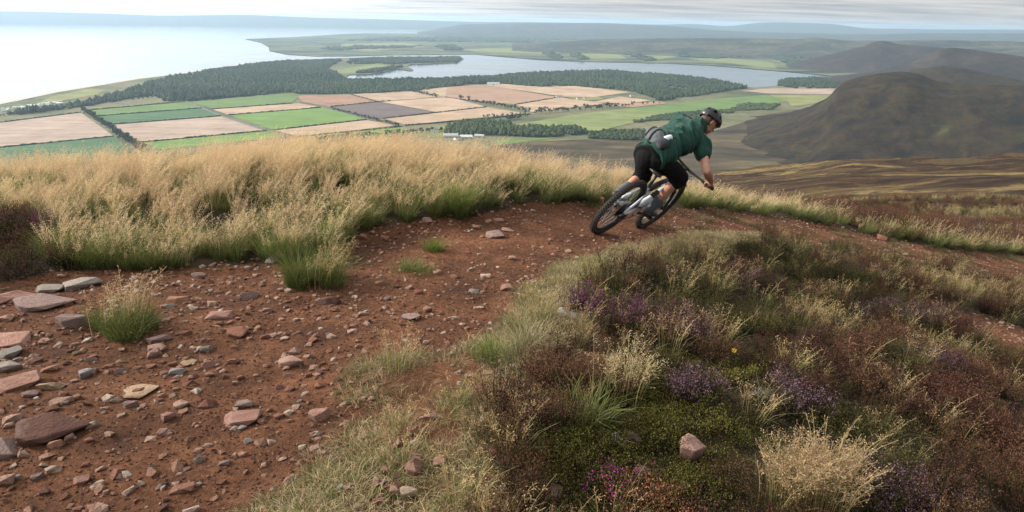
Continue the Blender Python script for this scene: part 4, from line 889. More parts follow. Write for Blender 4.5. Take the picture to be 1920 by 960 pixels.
proto('heather', [lambda b: sprigs(b, 34, 0.20, 0.11, HB, (0.062, 0.048, 0.019), (0.15, 0.078, 0.036)), lambda b: sprigs(b, 34, 0.17, 0.12, HB, (0.058, 0.062, 0.018), (0.115, 0.108, 0.030)),
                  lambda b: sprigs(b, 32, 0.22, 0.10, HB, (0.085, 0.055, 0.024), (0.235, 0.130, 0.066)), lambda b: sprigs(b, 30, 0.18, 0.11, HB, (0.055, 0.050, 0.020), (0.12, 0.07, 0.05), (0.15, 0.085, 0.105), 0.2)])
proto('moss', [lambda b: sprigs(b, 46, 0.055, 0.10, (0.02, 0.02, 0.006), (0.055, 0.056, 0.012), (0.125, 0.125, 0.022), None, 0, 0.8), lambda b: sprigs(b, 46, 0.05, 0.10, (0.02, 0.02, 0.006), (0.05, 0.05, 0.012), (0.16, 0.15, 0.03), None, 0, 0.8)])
def p_wisp(b): stems(b, 14, 0.30, 0.5, 0.06, 0.8, (0.42, 0.295, 0.15), 0.45); blades(b, 46, 0.22, 1.0, 0.07, (0.10, 0.10, 0.035), (0.28, 0.235, 0.11), 0.003)
def p_wisp2(b): stems(b, 6, 0.27, 0.5, 0.06, 0.8, (0.40, 0.285, 0.145), 0.45); blades(b, 80, 0.20, 1.0, 0.08, (0.08, 0.09, 0.028), (0.20, 0.20, 0.07), 0.003)
proto('wisp', [p_wisp, p_wisp2])

def gn_scatter(coll):
    g = bpy.data.node_groups.new('scatter_'+coll.name, 'GeometryNodeTree')
    g.interface.new_socket('Geometry', in_out='INPUT', socket_type='NodeSocketGeometry'); g.interface.new_socket('Geometry', in_out='OUTPUT', socket_type='NodeSocketGeometry')
    i = g.nodes.new('NodeGroupInput'); o = g.nodes.new('NodeGroupOutput'); iop = g.nodes.new('GeometryNodeInstanceOnPoints')
    ci = g.nodes.new('GeometryNodeCollectionInfo'); ci.inputs['Collection'].default_value = coll; ci.inputs['Separate Children'].default_value = True; ci.inputs['Reset Children'].default_value = True
    def na(n, t):
        a = g.nodes.new('GeometryNodeInputNamedAttribute'); a.data_type = t; a.inputs['Name'].default_value = n; return [s for s in a.outputs if s.enabled][0]
    e = g.nodes.new('FunctionNodeEulerToRotation'); g.links.new(na('rot', 'FLOAT_VECTOR'), e.inputs[0])
    g.links.new(i.outputs[0], iop.inputs['Points']); g.links.new(ci.outputs[0], iop.inputs['Instance']); iop.inputs['Pick Instance'].default_value = True
    g.links.new(na('idx', 'INT'), iop.inputs['Instance Index']); g.links.new(e.outputs[0], iop.inputs['Rotation']); g.links.new(na('scl', 'FLOAT'), iop.inputs['Scale'])
    g.links.new(iop.outputs[0], o.inputs[0]); return g
def scatter(name, coll, x, y, scl, label, cat, tint=None, align=0.35, idx=None, dz=0.0, spin=True, rot=None):
    n = len(x); z = H(x, y)+dz; me = bpy.data.meshes.new(name); me.vertices.add(n); me.vertices.foreach_set('co', np.stack([x, y, z], 1).ravel())
    if rot is None:
        nn = Hn(x, y, 0.2); rot = np.stack([-nn[1]*align+RNG.normal(0, 0.06, n), nn[0]*align+RNG.normal(0, 0.06, n), RNG.uniform(-0.5, 0.5, n) if not spin else RNG.uniform(0, 6.28, n)], 1)
    attr(me, 'rot', rot, 'FLOAT_VECTOR'); attr(me, 'scl', scl); attr(me, 'idx', RNG.integers(0, len(coll.objects), n) if idx is None else idx, 'INT')
    attr(me, 'tint', RNG.normal(0, 0.12, n) if tint is None else tint)
    o = bpy.data.objects.new(name, me); COL.objects.link(o); m = o.modifiers.new('scatter', 'NODES'); m.node_group = gn_scatter(coll)
    return tag(o, label, cat, kind='stuff')
def cand(n, x0, x1, y0, y1): return RNG.uniform(x0, x1, n), RNG.uniform(y0, y1, n)
def clear_rocks(x, y, k=1.0):
    ok = np.ones(len(x), bool)
    for a, b, c in ROCK_POS[:hand]: ok &= (x-a)**2+(y-b)**2 > (c*k)**2
    return ok
def side(x, y):
    """+ on the outer (valley) side of the trail, - on the inner (right hand) side"""
    mid = np.array([march(px, py, base_h)[:2] for px, py in ((-400, 800), (150, 760), (420, 640), (700, 560), (860, 480), (1000, 440), (1150, 415), (1300, 415), (1450, 430), (1600, 458), (1800, 490), (2100, 545))])
    best = np.full(x.shape, 1e9); sg = np.zeros(x.shape)
    for a, b in zip(mid[:-1], mid[1:]):
        e = b-a; t = np.clip(((x-a[0])*e[0]+(y-a[1])*e[1])/(e@e), 0, 1); dx = x-a[0]-t*e[0]; dy = y-a[1]-t*e[1]; d = dx*dx+dy*dy; k = d < best
        best[k] = d[k]; sg[k] = np.sign(e[0]*dy-e[1]*dx)[k]
    return sg

# ------------------------------------------------------------------ ground cover
def zone(pts): return gpoly(pts)
Z_DARK = zone([(-300, 430), (60, 425), (110, 470), (120, 520), (0, 545), (-300, 590)])
Z_MOSS = zone([(1090, 830), (1170, 740), (1260, 700), (1400, 690), (1440, 760), (1420, 830), (1330, 900), (1380, 990), (1000, 1000)])
def cover():
    x, y = cand(58000, -9.5, 16, 3.2, 22); r = np.hypot(x, y); sd = trail_sd(x, y); sg = side(x, y); yc = np.interp(x, CREST[:, 0], CREST[:, 1]); s = y-yc
    out = (sg > 0) & (s < 1.2) & (sd < 0.0)
    dk = sdf_poly(Z_DARK, x, y)
    n1 = fbm(x*0.8, y*0.8, 3, 61)
    # dry seed grass on the bank; green tussocks at its foot
    foot = np.clip((-sd)/1.25, 0, 1)
    ps = 0.34*(0.22+0.78*foot)*np.clip((5.0/r)**0.8, 0.25, 1)*(dk < 0)*(1+0.5*n1)
    ps = ps*np.interp(x, [4.5, 8.0], [1.0, 0.12])
    k = out & (RNG.random(len(x)) < ps) & (sd < -0.12)
    hs = np.interp(x[k], [-7, -4.2, -3, -1, 0.2, 3, 6, 12], [0.70, 0.76, 0.92, 0.94, 0.80, 0.74, 0.55, 0.4])*RNG.uniform(0.7, 1.12, k.sum())*(0.72+0.28*foot[k])*(1+0.32*fbm(x[k]*1.3, y[k]*1.3, 3, 111))
    scatter('dry_grass', PROTO['straw'], x[k], y[k], hs, 'pale straw seed grass covering the bank above the trail', 'grass', tint=0.10*fbm(x[k]*0.6, y[k]*0.6, 3, 3)+RNG.normal(0, 0.08, k.sum()), spin=False)
    pg = np.clip(0.30*(1.05-foot)+0.26*sstep(-0.05, 0.3, n1)*(s < -0.8)+0.05, 0, 1)*np.clip((5.0/r)**0.8, 0.25, 1)*(dk < 0.05)
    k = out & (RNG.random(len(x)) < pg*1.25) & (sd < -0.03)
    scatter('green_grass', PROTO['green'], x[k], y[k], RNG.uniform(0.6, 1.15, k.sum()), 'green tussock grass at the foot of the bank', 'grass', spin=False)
    k = (sg > 0) & (sd < -0.1) & (s < 3) & (RNG.random(len(x)) < 0.16*sstep(4.5, 8.0, x))
    scatter('heather', PROTO['heather'], x[k], y[k], RNG.uniform(0.7, 1.3, k.sum()), 'dark heather beyond the far trail right of the rider', 'heather', tint=RNG.normal(-0.2, 0.15, k.sum()))
    k = (sg > 0) & (sd < 0.05) & (dk > -0.1) & (RNG.random(len(x)) < 0.32) & (s < 1)
    x2, y2 = x[k], y[k]
    scatter('heather', PROTO['heather'], x2, y2, RNG.uniform(0.7, 1.2, len(x2)), 'dark heather at the left picture edge', 'heather', tint=RNG.normal(-0.35, 0.1, len(x2)))
    # turf along the inner trail edge
    x, y = cand(48000, -3.2, 5.5, 1.2, 10); zt = sdf_poly(Z_TURF, x, y)+fbm(x*3, y*3, 3, 15)*0.10; sd = trail_sd(x, y)
    k = (zt > -0.32) & (sd < 0.03) & (RNG.random(len(x)) < 0.62*sstep(-0.34, 0.08, zt)*np.clip(0.75+1.1*fbm(x*2.3, y*2.3, 3, 71), 0.12, 1)) & clear_rocks(x, y)
    scatter('short_turf', PROTO['turf'], x[k], y[k], RNG.uniform(0.7, 1.25, k.sum()), 'short bleached turf along the inner trail edge', 'grass', align=0.8, tint=RNG.normal(-0.12, 0.15, k.sum()))
    k = (zt > 0.10) & (RNG.random(len(x)) < 0.011*np.clip(1+1.5*fbm(x*1.3, y*1.3, 2, 33), 0, 2)) & clear_rocks(x, y, 1.5)
    xa, ya = x[k], y[k]
    # heather slope to the right
    x, y = cand(60000, -1.6, 19, 1.0, 19); r = np.hypot(x, y); sd = trail_sd(x, y); sg = side(x, y); zt = sdf_poly(Z_TURF, x, y); zm = sdf_poly(Z_MOSS, x, y)+fbm(x*2.5, y*2.5, 3, 9)*0.12
    zs = sdf_poly(Z_SCREE, x, y)+fbm(x*3, y*3, 2, 90)*0.12
    ins = (sg < 0) & (sd < -0.02) & (zs < 0.02) & (zt < 0.04+0.1*fbm(x*4, y*4, 2, 2)) & (x > -0.8) & clear_rocks(x, y)
    lowz = (sd > -np.interp(r, [5, 7, 9, 14], [0.1, 0.5, 1.0, 1.5])) & (r > 5)
    kt = ((ins & lowz) | ((sd > -0.02) & (r > 8.3) & (fbm(x*2.2, y*2.2, 2, 121) > 0.12))) & (RNG.random(len(x)) < 0.42); kl = ins & ~lowz & (RNG.random(len(x)) < 0.12*np.clip((3.6/r)**0.7, 0.35, 1))
    n1 = fbm(x*0.75, y*0.75, 3, 41); th = np.clip((3.6/r)**0.7, 0.35, 1)
    rid = fbm(x*0.55+y*0.35, y*1.5-x*0.5, 3, 23)                        # grassy streaks running down the slope
    ph = 0.38*th*np.clip(0.75-1.1*np.maximum(rid, -0.1), 0.12, 1)*(zm < 0)*(zt < -0.05)
    xt, yt = np.concatenate([x[kt], x[kl]]), np.concatenate([y[kt], y[kl]])
    scatter('under_grass', PROTO['dull'], xt, yt, RNG.uniform(0.7, 1.3, len(xt)), 'low bleached grass under the heather and beside the trail', 'grass', align=0.8, tint=RNG.normal(-0.2, 0.15, len(xt)))
    k = ins & (RNG.random(len(x)) < ph*np.where(lowz, 0.3, 1.0)); ix = np.where(n1[k] > 0.22, 2, np.where(n1[k] < -0.25, 1, RNG.choice([0, 0, 1, 1, 3], k.sum())))
    scatter('heather', PROTO['heather'], x[k], y[k], RNG.uniform(0.65, 1.15, k.sum())*np.interp(r[k], [2, 6, 15], [0.8, 0.95, 1.15]), 'brown and green heather covering the slope right of the trail', 'heather', idx=ix, align=0.6, tint=RNG.normal(-0.42, 0.2, k.sum()))
    pw = th*np.clip(0.055+0.30*np.maximum(rid, 0), 0, 0.3)*(zm < 0.0)+0.05*(np.abs(zt) < 0.18)
    k = ins & (RNG.random(len(x)) < pw*np.where(lowz, 0.3, 0.85))
    xa = np.concatenate([xa, x[k]]); ya = np.concatenate([ya, y[k]])
    scatter('wispy_grass', PROTO['wisp'], xa, ya, RNG.uniform(0.6, 1.15, len(xa)), 'thin bleached grass growing through the heather', 'grass', spin=False, align=0.5)
    k = ins & (RNG.random(len(x)) < 0.30*(zm > -0.05)*th) & clear_rocks(x, y, 1.5)
    scatter('moss', PROTO['moss'], x[k], y[k], RNG.uniform(0.8, 1.4, k.sum()), 'dark yellow green moss carpet at the lower right', 'moss', align=0.9, tint=RNG.normal(-0.3, 0.15, k.sum()))
    # the moor further off
    x, y = cand(26000, 2, 60, 8, 62); r = np.hypot(x, y); az = np.degrees(np.arctan2(x, y)); sd = trail_sd(x, y); yc = np.interp(x, CREST[:, 0], CREST[:, 1])
    m = (r > 15) & (r < 62) & (az > 12) & (az < 46) & (sd < -0.2) & (y > yc*0.9)
    rid = fbm(x*0.06+y*0.02, y*0.22-x*0.05, 3, 87)
    k = m & (RNG.random(len(x)) < 0.5*np.clip((22/r), 0.3, 1)*np.where(rid > 0.28, 0.25, 1))
    scatter('moor_heather', PROTO['heather'], x[k], y[k], RNG.uniform(1.3, 2.3, k.sum()), 'dark heather spreading over the moor below the trail', 'heather', align=0.8, tint=RNG.normal(-0.3, 0.18, k.sum()))
    k = m & (rid > 0.22) & (RNG.random(len(x)) < 0.35)
    scatter('moor_grass', PROTO['wisp'], x[k], y[k], RNG.uniform(1.0, 1.8, k.sum()), 'tawny grass patches on the moor below the trail', 'grass', align=0.6, spin=False)
    # gravel
    x, y = cand(90000, -5.5, 12, 1.1, 13.5); sd = trail_sd(x, y); n1 = fbm(x*1.6, y*1.6, 4, 29); sg = sdf_poly(Z_TURF, x, y); r = np.hypot(x, y)
    wheel = 1-0.75*sstep(0.25, 0.7, sd)*sstep(4.5, 6, r)
    zs = sdf_poly(Z_SCREE, x, y)
    k = ((sd > -0.10) & (RNG.random(len(x)) < np.clip(0.72+0.8*n1, 0.2, 1)*wheel)) | ((zs > -0.05) & (RNG.random(len(x)) < 0.8)) | ((sg > -0.2) & (RNG.random(len(x)) < 0.22*np.clip(0.6+n1, 0, 1)))
    n = k.sum(); sz = 0.009+0.030*RNG.random(n)**2.6; left = (sstep(0.2, -1.6, x[k])); sz *= 1+0.55*left*RNG.random(n); tn = np.clip(RNG.beta(1.5, 2.0, n)+0.18*(sz > 0.02), 0, 1)
    scatter('gravel', PEB, x[k], y[k], sz, 'loose gravel strewn over the red earth trail', 'gravel', tint=tn, dz=0.001, rot=np.stack([RNG.normal(0, .3, n), RNG.normal(0, .3, n), RNG.uniform(0, 6.28, n)], 1))
    x, y = cand(170000, -4.2, 3.0, 1.3, 7.6); sd = trail_sd(x, y); r = np.hypot(x, y)
    k = (sd > -0.06) & (RNG.random(len(x)) < np.clip(0.62+0.5*fbm(x*2.4, y*2.4, 3, 58), 0.1, 1)*np.clip(3.4/r, 0.3, 1)**1.3); n = k.sum()
    tn = np.where(RNG.random(n) < 0.10, RNG.uniform(0.45, 1.0, n), RNG.uniform(-0.25, 0.30, n))
    scatter('grit', PEB, x[k], y[k], 0.004+0.010*RNG.random(n)**2, 'fine red earth crumbs and grit on the trail', 'grit', tint=np.clip(tn, 0, 1), dz=0.0, rot=np.stack([RNG.normal(0, .5, n), RNG.normal(0, .5, n), RNG.uniform(0, 6.28, n)], 1))
PEB = bpy.data.collections.new('source_pebble')
for i in range(6):
    me = rock_data(200+i, 0.7, bev=0, n=11); me.materials.clear(); me.materials.append(MAT['pebble'])
    o = bpy.data.objects.new('%s_pebble' % 'abcdef'[i], me); o.scale = (1, 1, 1); PEB.objects.link(o)
    co = np.array([v.co for v in me.vertices])*np.array((1.15, 0.9, 0.6)); me.vertices.foreach_set('co', co.ravel()); me.update()
cover()

# ------------------------------------------------------------------ mountain bike
def bike_mats():
    d = {}
    d['rubber'] = simple('tyre_rubber', (0.028, 0.021, 0.018), 0.9, scale=25, var=0.6); d['silver'] = simple('silver_paint', (0.62, 0.65, 0.69), 0.36, 0.2, 0.06, 20)
    d['black'] = simple('black_alloy', (0.018, 0.018, 0.019), 0.42, 0.2, 0.2, 40); d['dark'] = simple('slate_paint', (0.055, 0.065, 0.075), 0.4, 0.1, 0.15, 20)
    d['steel'] = simple('worn_steel', (0.42, 0.42, 0.42), 0.35, 0.9, 0.15, 60); d['grip'] = simple('grip_rubber', (0.02, 0.02, 0.02), 0.8, scale=120, var=.4, bmp=.002)
    return d
BM = bike_mats()
BMAT = Matrix(((BIKE_D[0], -BIKE_R[0], BIKE_U[0], BIKE_O[0]), (BIKE_D[1], -BIKE_R[1], BIKE_U[1], BIKE_O[1]), (BIKE_D[2], -BIKE_R[2], BIKE_U[2], BIKE_O[2]), (0, 0, 0, 1)))
def bl(x, y, z): return BIKE_O+x*BIKE_D-y*BIKE_R+z*BIKE_U
def torus(R, r1, r2, k=56, m=10, y=0.0, c=(0, 0, 0)):
    b = MB(); rs = []
    for i in range(k):
        t = 6.28318*i/k; e = np.array((math.cos(t), 0, math.sin(t)))
        rs.append([np.array(c)+e*(R+r1*math.cos(p))+np.array((0, y+r2*math.sin(p), 0)) for p in np.linspace(0, 6.28318, m, endpoint=False)])
    return b.rings(rs, closed=True)
def cyl(b, c, axis_len, r, k=18, y0=None):
    c = np.array(c); return b.rings([[c+np.array((r*math.cos(t), yy, r*math.sin(t))) for t in np.linspace(0, 6.28318, k, endpoint=False)] for yy in (-axis_len/2, axis_len/2)])
def make_wheel(parent, cx, rear):
    w = MB(); cyl(w, (cx, 0, 0.37), 0.13 if rear else 0.11, 0.022); 
    for s in (-1, 1): cyl(w, (cx, s*0.035, 0.37), 0.008, 0.034)
    hub = w.build('wheel', BM['black'], parent)
    t = torus(0.340, 0.028, 0.030, 72, 10, c=(cx, 0, 0.37))
    for i in range(76):
        a = 6.28318*i/76; e = np.array((math.cos(a), 0, math.sin(a))); tg = np.array((-math.sin(a), 0, math.cos(a))); rot = np.stack([tg, (0, 1, 0), e], 1)
        for yy, dr, o in ((-0.024, 0.358, 0), (-0.008, 0.3685, 0.5), (0.008, 0.3685, 0), (0.024, 0.358, 0.5)):
            a2 = a+o*6.28318/76; e2 = np.array((math.cos(a2), 0, math.sin(a2)))
            t.box(np.array((cx, yy, 0.37))+e2*dr, (0.0085, 0.0055, 0.005), rot)
    t.build('tyre', BM['rubber'], hub, False)
    torus(0.306, 0.013, 0.016, 56, 6, c=(cx, 0, 0.37)).build('rim', BM['black'], hub)
    sp = MB()
    for i in range(28):
        a = 6.28318*i/28; e = np.array((math.cos(a), 0, math.sin(a))); tg = np.array((-math.sin(a), 0, math.cos(a)))*(0.028 if i % 4 < 2 else -0.028)
        sp.tube([np.array((cx, (0.034 if i % 2 else -0.034), 0.37))+tg+e*0.012, np.array((cx, 0, 0.37))+e*0.300], 0.0013, 4)
    sp.build('spoke', BM['steel'], hub)
    torus(0.080, 0.006, 0.0010, 40, 4, y=0.058, c=(cx, 0, 0.37)).build('brake_disc', BM['steel'], hub)
    if rear:
        cs = MB()
        for j in range(7): cyl(cs, (cx, -0.036-j*0.0055, 0.37), 0.003, 0.088-j*0.010, 28)
        cs.build('cassette', BM['black'], hub)
    return hub
def make_bike():
    e = empty('mountain_bike', mw=BMAT)
    tag(e, 'silver and black mountain bike leaning hard through the corner', 'bicycle')
    make_wheel(e, 0.0, True); make_wheel(e, 1.2, False)
    f = MB(); f.tube([(0.435, 0, 0.345), (0.66, 0, 0.475), (0.955, 0, 0.735)], [0.042, 0.040, 0.036], 12); f.tube([(0.435, 0, 0.345), (0.36, 0, 0.50), (0.30, 0, 0.66)], [0.036, 0.027, 0.022], 12)
    cyl(f, (0.435, 0, 0.345), 0.09, 0.034)
    fr = f.build('frame', BM['silver'], e)
    MB().tube([(0.305, 0, 0.645), (0.62, 0, 0.755), (0.93, 0, 0.815)], [0.024, 0.026, 0.030], 12).build('top_tube', BM['dark'], fr)
    MB().tube([(0.97, 0, 0.70), (0.905, 0, 0.865)], 0.031, 14).build('head_tube', BM['dark'], fr)
    for s in (-1, 1):
        MB().tube([(0.0, s*0.078, 0.37), (0.17, s*0.072, 0.362), (0.36, s*0.040, 0.372)], [0.015, 0.017, 0.020], 10, 1.4).build('chainstay', BM['silver'], e)
        MB().tube([(0.0, s*0.078, 0.375), (0.14, s*0.066, 0.49), (0.335, s*0.036, 0.625)], [0.014, 0.013, 0.014], 10).build('seatstay', BM['silver'], e)
    MB().tube([(0.37, 0, 0.59), (0.56, 0, 0.70)], [0.022, 0.022], 12).build('shock', BM['black'], e)
    MB().tube([(0.30, 0, 0.66), (0.245, 0, 0.82)], 0.0155, 12).build('seat_post', BM['black'], e)
    sd = MB()
    prof = [(-0.13, 0.066, 0.022), (-0.08, 0.072, 0.028), (0.0, 0.048, 0.026), (0.07, 0.022, 0.022), (0.13, 0.016, 0.014)]
    sd.rings([[(0.235+x, w*math.cos(t), 0.855+h*math.sin(t)*(1 if math.sin(t) > 0 else 0.5)) for t in np.linspace(0, 6.28318, 14, endpoint=False)] for x, w, h in prof]).build('saddle', BM['black'], e)
    fk = MB(); fk.tube([(0.985, -0.072, 0.665), (0.985, 0.072, 0.665)], 0.026, 10)
    for s in (-1, 1):
        fk.tube([(0.985, s*0.068, 0.665), (1.075, s*0.068, 0.52)], 0.017, 10)
    fo = fk.build('fork', BM['black'], e)
    for s in (-1, 1): MB().tube([(1.045, s*0.068, 0.565), (1.12, s*0.068, 0.44), (1.2, s*0.068, 0.365)], [0.024, 0.022, 0.018], 10).build('fork_leg', BM['black'], fo)
    MB().tube([(1.06, -0.068, 0.56), (1.12, 0, 0.70), (1.06, 0.068, 0.56)], 0.012, 8).build('fork_arch', BM['black'], fo)
    MB().box((1.30, 0, 0.742), (0.13, 0.030, 0.0025), np.array(Matrix.Rotation(0.42, 3, 'Y'))).build('mudguard', BM['black'], fo, False)
    MB().tube([(0.905, 0, 0.865), (0.888, 0, 0.915), (0.935, 0, 0.945)], [0.019, 0.022, 0.021], 12).build('stem', BM['black'], e)
    hb = MB().tube([(0.872, -0.39, 0.995), (0.90, -0.20, 0.975), (0.935, -0.06, 0.950), (0.935, 0.06, 0.950), (0.90, 0.20, 0.975), (0.872, 0.39, 0.995)], [0.011, 0.012, 0.0165, 0.0165, 0.012, 0.011], 10).build('handlebar', BM['black'], e)
    for s in (-1, 1):
        MB().tube([(0.872, s*0.392, 0.996), (0.884, s*0.265, 0.986)], 0.0165, 12).build('grip', BM['grip'], hb)
        MB().tube([(0.90, s*0.235, 0.972), (0.945, s*0.25, 0.962), (0.955, s*0.33, 0.955)], [0.014, 0.010, 0.006], 8).build('brake_lever', BM['black'], hb)
        MB().tube([(0.925, s*0.23, 0.97), (1.04, s*0.17, 0.96), (1.05, s*0.05, 0.88), (0.99, s*0.03, 0.78)], 0.0028, 5).build('brake_hose', BM['black'], hb)
    cr = MB(); torus_b = torus(0.066, 0.008, 0.002, 36, 6, y=-0.052, c=(0.435, 0, 0.345)); 
    crk = torus_b.build('chainring', BM['black'], e)
    for s, fx in ((-1, 1), (1, -1)):
        c = MB().tube([(0.435, s*0.075, 0.345), (0.435+fx*0.17, s*0.085, 0.350)], [0.016, 0.012], 10, 0.8).build('crank', BM['black'], e)
        p = MB(); p.box((0.435+fx*0.17, s*0.150, 0.352), (0.050, 0.050, 0.008)); p.tube([(0.435+fx*0.17, s*0.08, 0.351), (0.435+fx*0.17, s*0.19, 0.352)], 0.008, 8)
        p.build('pedal', BM['black'], c, False)
    ch = MB(); ch.tube([(0.435, -0.052, 0.412), (0.0, -0.052, 0.437)], 0.005, 5); ch.tube([(0.435, -0.052, 0.278), (0.075, -0.052, 0.215)], 0.005, 5); ch.build('chain', BM['black'], e)
    dr = MB(); dr.tube([(-0.01, -0.088, 0.36), (0.02, -0.092, 0.305), (0.035, -0.07, 0.28)], [0.012, 0.014, 0.012], 8)
    dr.box((0.055, -0.052, 0.245), (0.010, 0.006, 0.052), np.array(Matrix.Rotation(-0.4, 3, 'Y'))); cyl(dr, (0.038, -0.052, 0.285), 0.006, 0.020); cyl(dr, (0.075, -0.052, 0.213), 0.006, 0.022)
    dr.build('derailleur', BM['black'], e)
    MB().box((-0.03, 0.066, 0.465), (0.022, 0.015, 0.03)).build('brake_caliper', BM['black'], e, False)
    MB().box((0.70, 0, 0.555), (0.055, 0.028, 0.012), np.array(Matrix.Rotation(-0.72, 3, 'Y'))).build('tube_guard', BM['black'], fr, False)
make_bike()

# ------------------------------------------------------------------ rider
def unit(v): v = np.asarray(v, float); return v/(np.linalg.norm(v)+1e-12)
def remesh(b, name, mat, parent, voxel, smooth=4, fold=None):
    o = b.build(name, None, None, link=True); m = o.modifiers.new('r', 'REMESH'); m.mode = 'VOXEL'; m.voxel_size = voxel; m.use_smooth_shade = True
    dg = bpy.context.evaluated_depsgraph_get(); me = bpy.data.meshes.new_from_object(o.evaluated_get(dg)); old = o.data; o.modifiers.clear(); o.data = me; bpy.data.meshes.remove(old); me.name = name
    n = len(me.vertices); co = np.empty(n*3); me.vertices.foreach_get('co', co); co = co.reshape(-1, 3); ed = np.empty(len(me.edges)*2, dtype=np.int32); me.edges.foreach_get('vertices', ed); ed = ed.reshape(-1, 2)
    for _ in range(smooth):
        acc = np.zeros_like(co); cnt = np.zeros(n); np.add.at(acc, ed[:, 0], co[ed[:, 1]]); np.add.at(acc, ed[:, 1], co[ed[:, 0]]); np.add.at(cnt, ed[:, 0], 1); np.add.at(cnt, ed[:, 1], 1)
        co = co*0.45+0.55*acc/np.maximum(cnt, 1)[:, None]
    me.vertices.foreach_set('co', co.ravel()); me.update()
    if fold:
        nr = np.empty(n*3); me.vertices.foreach_get('normal', nr); co = co+nr.reshape(-1, 3)*fold(co)[:, None]; me.vertices.foreach_set('co', co.ravel()); me.update()
    me.polygons.foreach_set('use_smooth', np.ones(len(me.polygons), dtype=bool)); me.materials.clear(); me.materials.append(mat)
    if parent: o.parent = parent; o.matrix_parent_inverse = parent.matrix_world.inverted()
    return o
def limb(b, pts, rad, k=14):
    P_ = [np.asarray(p, float) for p in pts]
    q = []; rr = []
    for i in range(len(P_)-1):
        for u in np.linspace(0, 1, 6, endpoint=False): q.append(P_[i]*(1-u)+P_[i+1]*u); rr.append(rad[i]*(1-u)+rad[i+1]*u)
    q.append(P_[-1]); rr.append(rad[-1])
    b.tube(q, rr, k)
    for p, r in zip(P_, rad): b.sphere(p, r*0.99, 12, 8)
def ell(b, c, w, t, rw, rd, k=18):
    """ring of an elliptical torso section: centre, width axis, spine tangent"""
    t = unit(t); w = unit(np.asarray(w)-t*np.dot(w, t)); n = np.cross(t, w)
    return [np.asarray(c)+w*rw*math.cos(a)+n*rd*math.sin(a) for a in np.linspace(0, 6.28318, k, endpoint=False)]
J = {k: unp(*v) for k, v in dict(pelvis=(1224, 287, 7.02), waist=(1246, 266, 7.16), chest=(1286, 248, 7.38), neck=(1313, 236, 7.50), rsh=(1314, 268, 7.30), lsh=(1276, 226, 7.60), rel=(1325, 322, 7.14), lel=(1262, 246, 7.86),
     rhip=(1235, 297, 6.98), lhip=(1213, 284, 7.12), rkn=(1276, 331, 7.18), lkn=(1206, 330, 7.42)).items()}
RG = bl(0.878, -0.335, 0.99); LG = bl(0.878, 0.335, 0.99)
RP = bl(0.605, -0.150, 0.360); LP = bl(0.265, 0.150, 0.360)
BD, BU, BR = BIKE_D, BIKE_U, BIKE_R
WUP = np.array((0, 0, 1.0))
FU = unit(BU*0.6+WUP*0.4)
RA = RP-BD*0.085+FU*0.105; LA = LP-BD*0.05+FU*0.08
HEAD = unp(1330, 228, 7.52)
hf = unit(Rv*0.74+Fv*0.42-Uv*0.72); hu = unit(np.array(Uv)*0.75+Rv*0.62+Fv*0.1); hu = unit(hu-hf*np.dot(hu, hf)); hs = np.cross(hu, hf)     # face forward, crown up, left side
def skin_mat():
    m, t, b = new_mat('skin'); co = coords(t); n = noise(t, 18, 5, 0.6, co); c = mixc(t, mapr(t, n, 0.35, 0.65), (0.36, 0.16, 0.10), (0.47, 0.235, 0.155))
    t.links.new(c, b.inputs['Base Color']); b.inputs['Roughness'].default_value = 0.55; b.inputs['Subsurface Weight'].default_value = 0.08; b.inputs['Subsurface Radius'].default_value = (0.02, 0.008, 0.004); return m
def hand(b, grip, elbow, outw, bar):
    """fist closed round the grip: wrist behind and above the bar, four fingers over the front, thumb below"""
    back = unit(elbow-grip); back = unit(back-bar*np.dot(back, bar)); up = np.cross(bar, back); up = up*np.sign(np.dot(up, BU))
    wr = grip+back*0.070+up*0.030; pc = grip+back*0.028+up*0.020
    b.sphere(pc, (0.044, 0.034, 0.021), 12, 8, np.stack([bar, unit(back-up*0.2), unit(up+back*0.2)]))
    for i, L in enumerate((0.92, 1.05, 1.0, 0.82)):
        o = bar*(0.034-0.0225*i)*outw*-1
        path = [pc+o*1.0+up*0.004, grip+o+up*0.030*L-back*0.004, grip+o+up*0.020*L-back*0.028*L, grip+o-up*0.006-back*0.033*L, grip+o-up*0.024*L-back*0.010]
        b.tube(path, [0.0105, 0.0105, 0.0098, 0.009, 0.008], 8)
        for p, r in zip(path, (0.0105, 0.0105, 0.0098, 0.009, 0.008)): b.sphere(p, r, 8, 6)
    tb = bar*outw*-1
    path = [pc+tb*0.034-up*0.002+back*0.012, grip+tb*0.052-up*0.012+back*0.016, grip+tb*0.046-up*0.028-back*0.004, grip+tb*0.036-up*0.027-back*0.020]
    b.tube(path, [0.013, 0.0115, 0.0105, 0.009], 8)
    for p, r in zip(path, (0.013, 0.0115, 0.0105, 0.009)): b.sphere(p, r, 8, 6)
    return wr
